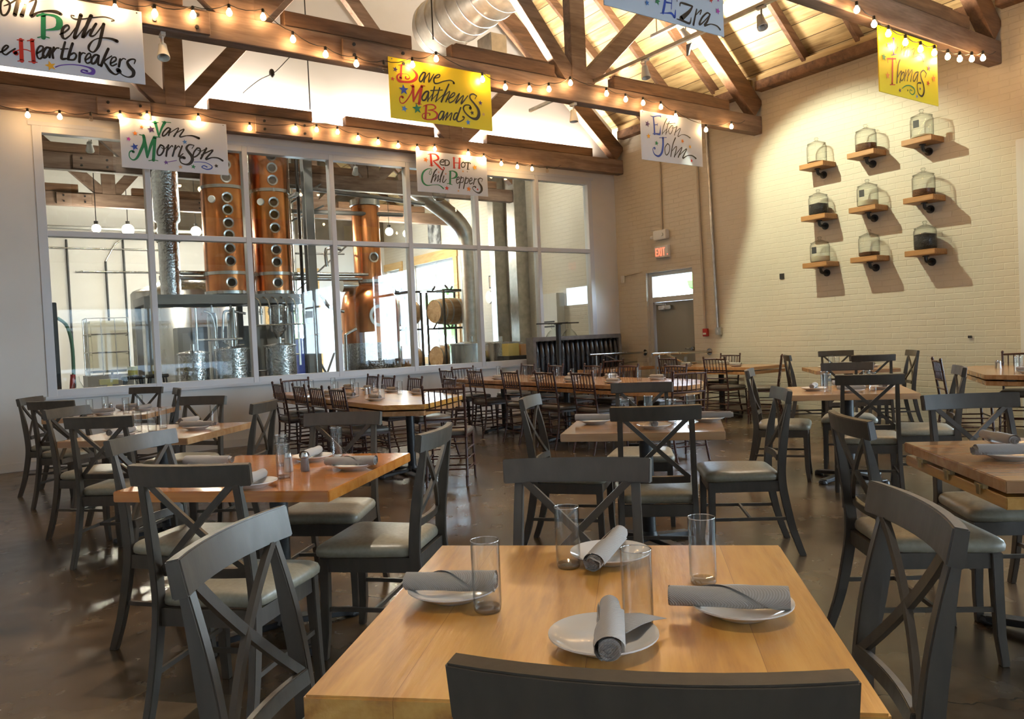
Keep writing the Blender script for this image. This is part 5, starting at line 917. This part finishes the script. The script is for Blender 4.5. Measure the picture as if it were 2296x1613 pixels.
t = thing('wall_clock', 'round white wall clock inside the still house', 'clock', (XW - .01, 15.35, 2.3)); MB().lathe([(.0001, 0), (.15, 0), (.15, .03), (.0001, .03)], (0, 0, 0), 28, Matrix.Rotation(-PI / 2, 3, 'Y')).build('clock_face', M['whitep'], t)
for i, (y, z, a, b, lb, m) in enumerate(((15.0, 1.9, .3, .25, 'framed certificate low on the brick wall', M['whitep']), (15.15, 2.65, .4, .3, 'small framed picture above the wall clock', M['tan']), (14.35, 1.75, .22, .3, 'white notice beside the framed certificate', M['whitep']))):
    t = thing('wall_notice', lb, 'notice', (XW, y, z)); MB().bb(-.02, -.002, -a / 2, a / 2, -b / 2, b / 2).build('frame', M['black'], t); MB().bb(-.024, -.0205, -a / 2 + .03, a / 2 - .03, -b / 2 + .03, b / 2 - .03).build('sheet', m, t)
tag(MB().bb(XW - .03, XW - .002, 17.55, 18.2, 3.78, 4.5).build('wall_photo', varied(mat('grey photo print', (.3, .3, .3), .5), 3, [(.42, (.08, .08, .08)), (.58, (.5, .5, .49))]), None), 'black and white photo print high above the pine-cased window', 'picture')
def carboy(x, y, z, label):
    t = thing('glass_carboy', label, 'carboy', (x, y, z), 0, 'glass carboys behind the booth'); MB().lathe([(.0001, 0), (.13, 0), (.15, .03), (.15, .1), (.10, .18), (.035, .24), (.03, .33), (.04, .34), (.04, .36)], n=28, close=False).build('carboy_body', M['jar'], t, smooth=60); return t
t = thing('work_bench', 'steel work bench standing behind the glass above the booth', 'bench', (8.95, 11.4, 0)); MB().bb(-.5, .5, -.25, .25, 1.16, 1.2).build('bench_top', M['steel'], t); mb = MB(); [mb.bb(a - .02, a + .02, b - .02, b + .02, 0, 1.16) for a in (-.46, .46) for b in (-.2, .2)]; mb.build('bench_leg', M['steel'], t)
carboy(8.68, 11.35, 1.2, 'glass carboy on the bench, nearer the tall black pedestal'); carboy(9.06, 11.35, 1.2, 'glass carboy on the bench, nearer the brick wall')
t = thing('monitor_stand', 'yellow and orange printed boxes stacked in front of the steel tub', 'box', (7.95, 11.5, 0)); MB().bb(-.3, .35, -.2, .2, 0, 1.0).build('counter', M['black'], t, bevel=.01); MB().bb(-.25, -.02, -.1, .1, 1.0, 1.22).build('printed_box', mat('yellow print', (.7, .5, .12), .5), t); MB().bb(.02, .25, -.1, .1, 1.0, 1.2).build('printed_box', mat('orange print', (.65, .32, .12), .5), t)
t.name = 'supply_counter'
tag(MB().ball((6.9, 12.2, 3.95), .13, 20).cyl((6.9, 12.2, 4.07), (6.9, 12.2, roof_z(6.9) - .02), .006, 6).build('glass_globe', M['jar'], None, smooth=60), 'clear glass globe hanging inside the fifth window bay', 'globe')
# ibc tote, stools, red hose mast near the first bay
t = thing('liquid_tote', 'white liquid tote in a steel cage beside the mash tank', 'tote', (2.0, 17.0, .0)); MB().bb(-.34, .34, -.34, .34, 1.0, 2.0).build('bladder', mat('tote plastic', (.62, .6, .48), .4), t, bevel=.05); MB().bb(-.4, .4, -.4, .4, .0, .95).build('stand', M['greysteel'], t)
mb = MB(); [mb.cyl((a, -.36, .95), (a, -.36, 2.05), .01, 6) for a in (-.35, -.12, .12, .35)]; [mb.cyl((-.36, a, .95), (-.36, a, 2.05), .01, 6) for a in (-.35, -.12, .12, .35)]; [mb.cyl((-.36, -.36, z), (.36, -.36, z), .01, 6) for z in (1.05, 1.4, 1.75, 2.05)]; [mb.cyl((-.36, -.36, z), (-.36, .36, z), .01, 6) for z in (1.05, 1.4, 1.75, 2.05)]; mb.build('cage', M['galv'], t)
t = thing('hoist_mast', 'black hoist mast with red hoses just inside the first window bay', 'hoist', (.80, 11.7, 0)); MB().bb(-.05, .02, -.05, .05, 0, 2.05).bb(-.12, .0, -.04, .04, 1.75, 1.9).build('mast', M['black'], t, bevel=.008); MB().tube(smooth_pts([(.02, 0, 1.85), (.12, 0, 1.75), (.17, 0, 1.5), (.17, 0, 1.1)], 5), .022, 8, (0, 1, 0)).build('green_hose', mat('green hose', (.05, .16, .08), .4), t, smooth=60); MB().tube(smooth_pts([(.16, 0, 1.1), (.14, 0, .8), (.2, .05, .4), (.16, 0, .1)], 5), .03, 8, (0, 1, 0)).build('red_hose', M['red'], t, smooth=60)
def stool(x, y, label, yellow):
    t = thing('counter_stool', label, 'stool', (x, y, 0), 0, 'black stools inside the still house'); MB().lathe([(.0001, .98), (.15, .98), (.16, 1.0), (.15, 1.03), (.0001, 1.035)], n=20).build('seat', M['black'], t, smooth=40)
    for a, b in ((-1, -1), (1, -1), (1, 1), (-1, 1)): MB().cyl((a * .17, b * .17, 0), (a * .1, b * .1, .98), .014, 8).build('leg', M['black'], t)
    mb = MB(); [mb.cyl((a * .155, b * .155, .3), (-b * .155, a * .155, .3), .01, 6) for a, b in ((-1, -1), (1, -1), (1, 1), (-1, 1))]; mb.build('footrest', M['black'], t)
stool(1.72, 12.0, 'black stool inside the first window bay, nearer the hoist', 1); stool(2.05, 12.1, 'black stool beside the first mullion inside the still house', 1)
for x, lb in ((1.72, 'small yellow tub standing on the stool nearer the hoist'), (2.05, 'small yellow tub standing on the stool by the mullion')): tag(MB().lathe([(.0001, 1.037), (.06, 1.037), (.07, 1.16), (.0001, 1.165)], (x, 12.0 if x < 2 else 12.1, 0), 18).build('plastic_tub', mat('yellow tub', (.55, .48, .12), .4), None, smooth=40), lb, 'tub')
t = thing('bottling_bench', 'low bench with glassware and a yellow block under the first window bay', 'bench', (1.35, 11.45, 0)); MB().bb(-.5, .55, -.25, .25, .84, .88).build('bench_top', M['black'], t); mb = MB(); [mb.bb(a - .02, a + .02, b - .02, b + .02, 0, .84) for a in (-.45, .5) for b in (-.2, .2)]; mb.build('bench_leg', M['black'], t); MB().bb(-.12, .1, -.1, .0, .95, 1.02).bb(-.03, .03, -.08, -.02, .88, .95).build('yellow_block', mat('yellow block', (.6, .5, .2), .5), t)
for x, lb in ((.98, 'blue-based glass flask at the hoist end of the low bench'), (1.62, 'clear flask at the mullion end of the low bench')): tag(MB().lathe([(.0001, .882), (.07, .882), (.08, .92), (.03, 1.02), (.025, 1.08)], (x, 11.4, 0), 18, close=False).build('glass_flask', M['jar'], None, smooth=60), lb, 'flask')
# pipes on the end wall, blue drum, picture light
pipes('dark drop pipes standing on the white end wall of the still house', [[(a, YF - .06, 0.6), (a, YF - .06, b)] for a, b in ((1.75, 4.1), (2.55, 3.6), (2.95, 4.3), (4.0, 6.0))], .025, M['black'])
pipes('thin level pipes along the white end wall of the still house', [[(1.0, YF - .07, 3.9), (4.2, YF - .07, 3.9)], [(1.9, YF - .07, 3.35), (4.5, YF - .07, 3.35)], smooth_pts([(2.55, YF - .07, 3.6), (3.0, YF - .07, 4.2), (4.2, YF - .07, 4.25)], 3)], .018)
pipes('dark steel header pipes hung under the still house roof', [[(-.5, 19.0, 4.1), (6.5, 19.0, 4.1)], [(4.5, 12.8, 3.9), (4.5, 16.5, 4.1)], [(4.6, 13.6, 3.75), (7.0, 13.9, 3.85)], [(4.6, 13.6, 4.2), (7.5, 13.9, 4.1)]], .04, M['greysteel'])
tag(MB().lathe([(.0001, .5), (.26, .5), (.27, .55), (.27, 1.5), (.25, 1.52), (.0001, 1.52)], (5.9, 16.6, 0), 28).bb(5.6, 6.2, 16.3, 16.9, 0, .499).build('blue_drum', mat('blue plastic', (.05, .10, .5), .35), None, smooth=40), 'blue plastic drum behind the pot still', 'drum')
t = thing('cable_tray', 'ladder cable tray hanging across the still house under the roof', 'cable tray'); mb = MB(); mb.bb(.8, 9.0, 12.2, 12.23, 4.45, 4.53).bb(.8, 9.0, 12.6, 12.63, 4.45, 4.53); [mb.bb(.9 + .25 * i, .94 + .25 * i, 12.23, 12.6, 4.46, 4.49) for i in range(32)]; mb.build('tray', M['galv'], t)
# lamps of the still house
gm = emit('lit white globe', (1, .80, .52), 28)
def pend(x, y, z, r, p, label):
    t = thing('globe_lamp', label, 'lamp', (x, y, z), 0, 'lit globe lamps in the still house'); MB().ball((0, 0, 0), r, 18).build('globe', gm, t, smooth=60); MB().cyl((0, 0, r * .95), (0, 0, r + .06), .04, 12).cyl((0, 0, r + .06), (0, 0, roof_z(x) - z - .03), .008, 6).build('stem', M['black'], t)
    l = bpy.data.lights.new('globe_light', 'POINT'); l.energy = p; l.color = (1, .90, .74); l.shadow_soft_size = r * 1.2; o = bpy.data.objects.new('globe_light', l); C.objects.link(o); o.parent = t
    return t
for x, y, z, r, p, lb in ((2.65, 18.0, 3.95, .12, 260, 'lit globe lamp hanging deep in the first window bay'), (4.05, 18.2, 4.0, .11, 260, 'lit globe lamp between the steel pipe and the copper column'), (1.9, 16.6, 3.75, .08, 130, 'small lit lamp low under the far truss'), (6.9, 15.2, 3.8, .10, 170, 'lit lamp touching the neck of the pot still'), (7.9, 16.4, 3.9, .09, 200, 'lit lamp between the pot still and the vent duct'), (8.6, 16.9, 3.95, .09, 170, 'lit lamp nearest the vent duct'), (8.7, 12.6, 5.2, .06, 110, 'lit lamp high above the steel tub'), (3.4, 11.9, 5.3, .06, 300, 'added fill lamp high above the copper columns')):  # lamp above the copper columns is unseen, added to light the fronts
    pend(x, y, z, r, p, lb)
# street outside: paving, a low pale building across the road and shrubs seen through the windows
struct(MB().bb(-30, 40, -40, YB - .25, -.35, -.15).build('ground_street', mat('grey asphalt', (.25, .25, .25), .8), None)); struct(MB().bb(XW + .35, 50, YB - .25, 50, -.35, -.15).build('ground_yard', mat('pale paving', (.42, .41, .38), .8), None))
b_ = thing('shop_building', 'low white shop building across the street reflected in the glass', 'building', (5, -27, -.15)); MB().bb(-12, 12, -2, 0, 0, 5.2).bb(-12.3, 12.3, -2, 1.4, 3.3, 3.7).build('facade', mat('pale render', (.6, .6, .58), .7), b_)
for i in range(7): MB().bb(-9 + i * 2.5, -7.2 + i * 2.5, .0, .03, .8, 2.9).build('shop_window', dkglass, b_)
lf = varied(mat('green leaves', (.1, .25, .05), .6), 3, [(.3, (.06, .16, .03)), (.7, (.2, .38, .08))], bump=1)
def bush(x, y, z, r, label, n=70):
    rnd = random.Random(int(x * 10)); t = thing('street_tree', label, 'tree', (x, y, -.15), 0, 'trees outside'); mb = MB()
    for i in range(n): a, b, c = rnd.gauss(0, .42) * r, rnd.gauss(0, .42) * r, rnd.gauss(0, .42) * r; mb.ball((a, b, z + c), r * rnd.uniform(.12, .26), 6)
    mb.build('foliage', lf, t); MB().cyl((0, 0, 0), (0, 0, z), .09, 8).build('trunk', M['beamd'], t)
bush(13.5, 21.5, 2.2, 1.6, 'green tree outside the pine-cased doorway'); bush(13.2, 10.9, 2.0, 1.0, 'green tree outside the exit door transom'); bush(7.2, 25.0, 2.0, 1.5, 'green tree beyond the end doorway of the still house')

bush(14.0, -.6, 1.5, 1.6, 'green tree outside the brick side street window'); bush(14.6, 1.6, 1.2, 1.2, 'low green tree outside the brick side street window')

t = thing('control_cabinet', 'tall grey control cabinets standing behind the column frame', 'cabinet', (3.7, 14.3, 0))
for i in range(3): c_ = MB().bb(-.95 + i * .62, -.36 + i * .62, -.2, .2, .05, 1.75).build('cabinet_body', mat('dull grey enamel', (.13, .13, .125), .45), t, bevel=.01); MB().bb(-.88 + i * .62, -.43 + i * .62, -.215, -.201, .15, 1.65).build('cabinet_door', mat('dull grey door', (.16, .16, .155), .4), c_)
for i, (x, lb) in enumerate(((3.05, 'slim steel condenser under the wider copper column'), (3.35, 'slim steel condenser beside the wider copper column foot'), (4.28, 'slim steel condenser by the manifold'))):
    t = thing('condenser', lb, 'condenser', (x, 12.95, 0), 0, 'slim steel condensers'); MB().lathe([(.0001, .5), (.07, .52), (.075, .6), (.075, 1.85), (.06, 1.93), (.0001, 1.95)], n=20).build('shell', M['steel'], t, smooth=50); MB().cyl((0, 0, 0), (0, 0, .5), .02, 8).cyl((0, 0, 1.94), (0, 0, 2.06), .02, 8).build('pipe', M['steel'], t, smooth=50)
pipes('dark looping pipes and valves under the wider copper column', [smooth_pts([(2.85, 12.6, 1.95), (2.95, 12.6, 1.9), (3.0, 12.6, 1.7), (3.0, 12.6, 1.4)], 4), smooth_pts([(3.5, 12.65, 1.9), (3.2, 12.65, 1.95), (3.15, 12.65, 1.8), (3.15, 12.65, 1.45), (3.45, 12.65, 1.4)], 4), [(2.7, 12.55, 1.5), (3.4, 12.55, 1.5)], [(2.72, 12.55, 1.3), (2.72, 12.55, 2.0)], [(3.3, 12.6, .9), (3.3, 12.6, 2.0)]], .02)
pipes('slanting steel struts running up beside the narrower copper column', [[(4.5, 13.5, 3.5), (5.3, 13.7, 3.9)], [(4.5, 13.5, 3.8), (5.6, 13.9, 4.5)], [(4.7, 13.6, 3.0), (5.9, 14.3, 3.1)], [(4.9, 13.6, .2), (5.5, 13.6, 1.6)], [(5.5, 13.7, .2), (4.9, 13.7, 1.4)], [(5.35, 13.3, .3), (5.35, 13.3, 1.9)], [(5.1, 14.9, 2.4), (7.0, 14.9, 4.0)]], .018, M['greysteel'])
for j, (y, lb) in enumerate(((14.9, 'dark timber purlin crossing the still house nearer the glass'), (18.4, 'dark timber purlin deep in the still house'))): tag(MB().bb(3.5, XW - .05, y - .08, y + .08, 4.55, 4.8).bb(3.6, 3.75, y - .07, y + .07, 4.8, 8.5).build('timber_beam', M['beamd'], None), lb, 'beam')
for i, (x, col) in enumerate(((3.2, (.7, .7, .72)), (8.0, (.62, .64, .68)))):
    t = thing('parked_car', ('white car parked outside, reflected in the first panes', 'silver car parked outside the street window')[i], 'car', (x, -19, -.15), 0, 'parked cars outside')
    MB().sweep([(-2.1, 0, .62), (-1.9, 0, .62), (0, 0, .62), (1.9, 0, .62), (2.1, 0, .62)], [(-.85, -.3), (.85, -.3), (.88, .1), (.8, .3), (-.8, .3), (-.88, .1)], scales=[.8, 1, 1, 1, .8]).build('car_body', mat('car paint %d' % i, col, .2), t, smooth=40, bevel=.03)
    MB().yprism([(-1.5, .9), (1.3, .9), (.6, 1.42), (-.9, 1.42)], -.7, .7).build('car_cabin', dkglass, t, bevel=.05)
    for a in (-1.25, 1.25):
        for b in (-.82, .82): MB().cyl((a, b - .1, .33), (a, b + .1, .33), .33, 20).build('wheel', M['rubber'], t, smooth=40)

track_head((1.4, 12.41, 4.27), (1.9, 16.0, 1.2), 300, 75, 'added fill spotlight under the cable tray inside the still house, first window bay', .6)  # unseen lamp added to brighten the equipment fronts behind the glass
track_head((5.4, 12.41, 4.27), (5.9, 15.0, .9), 200, 75, 'added fill spotlight under the cable tray before the pot still', .6)  # second unseen lamp, added as fill for the pot still
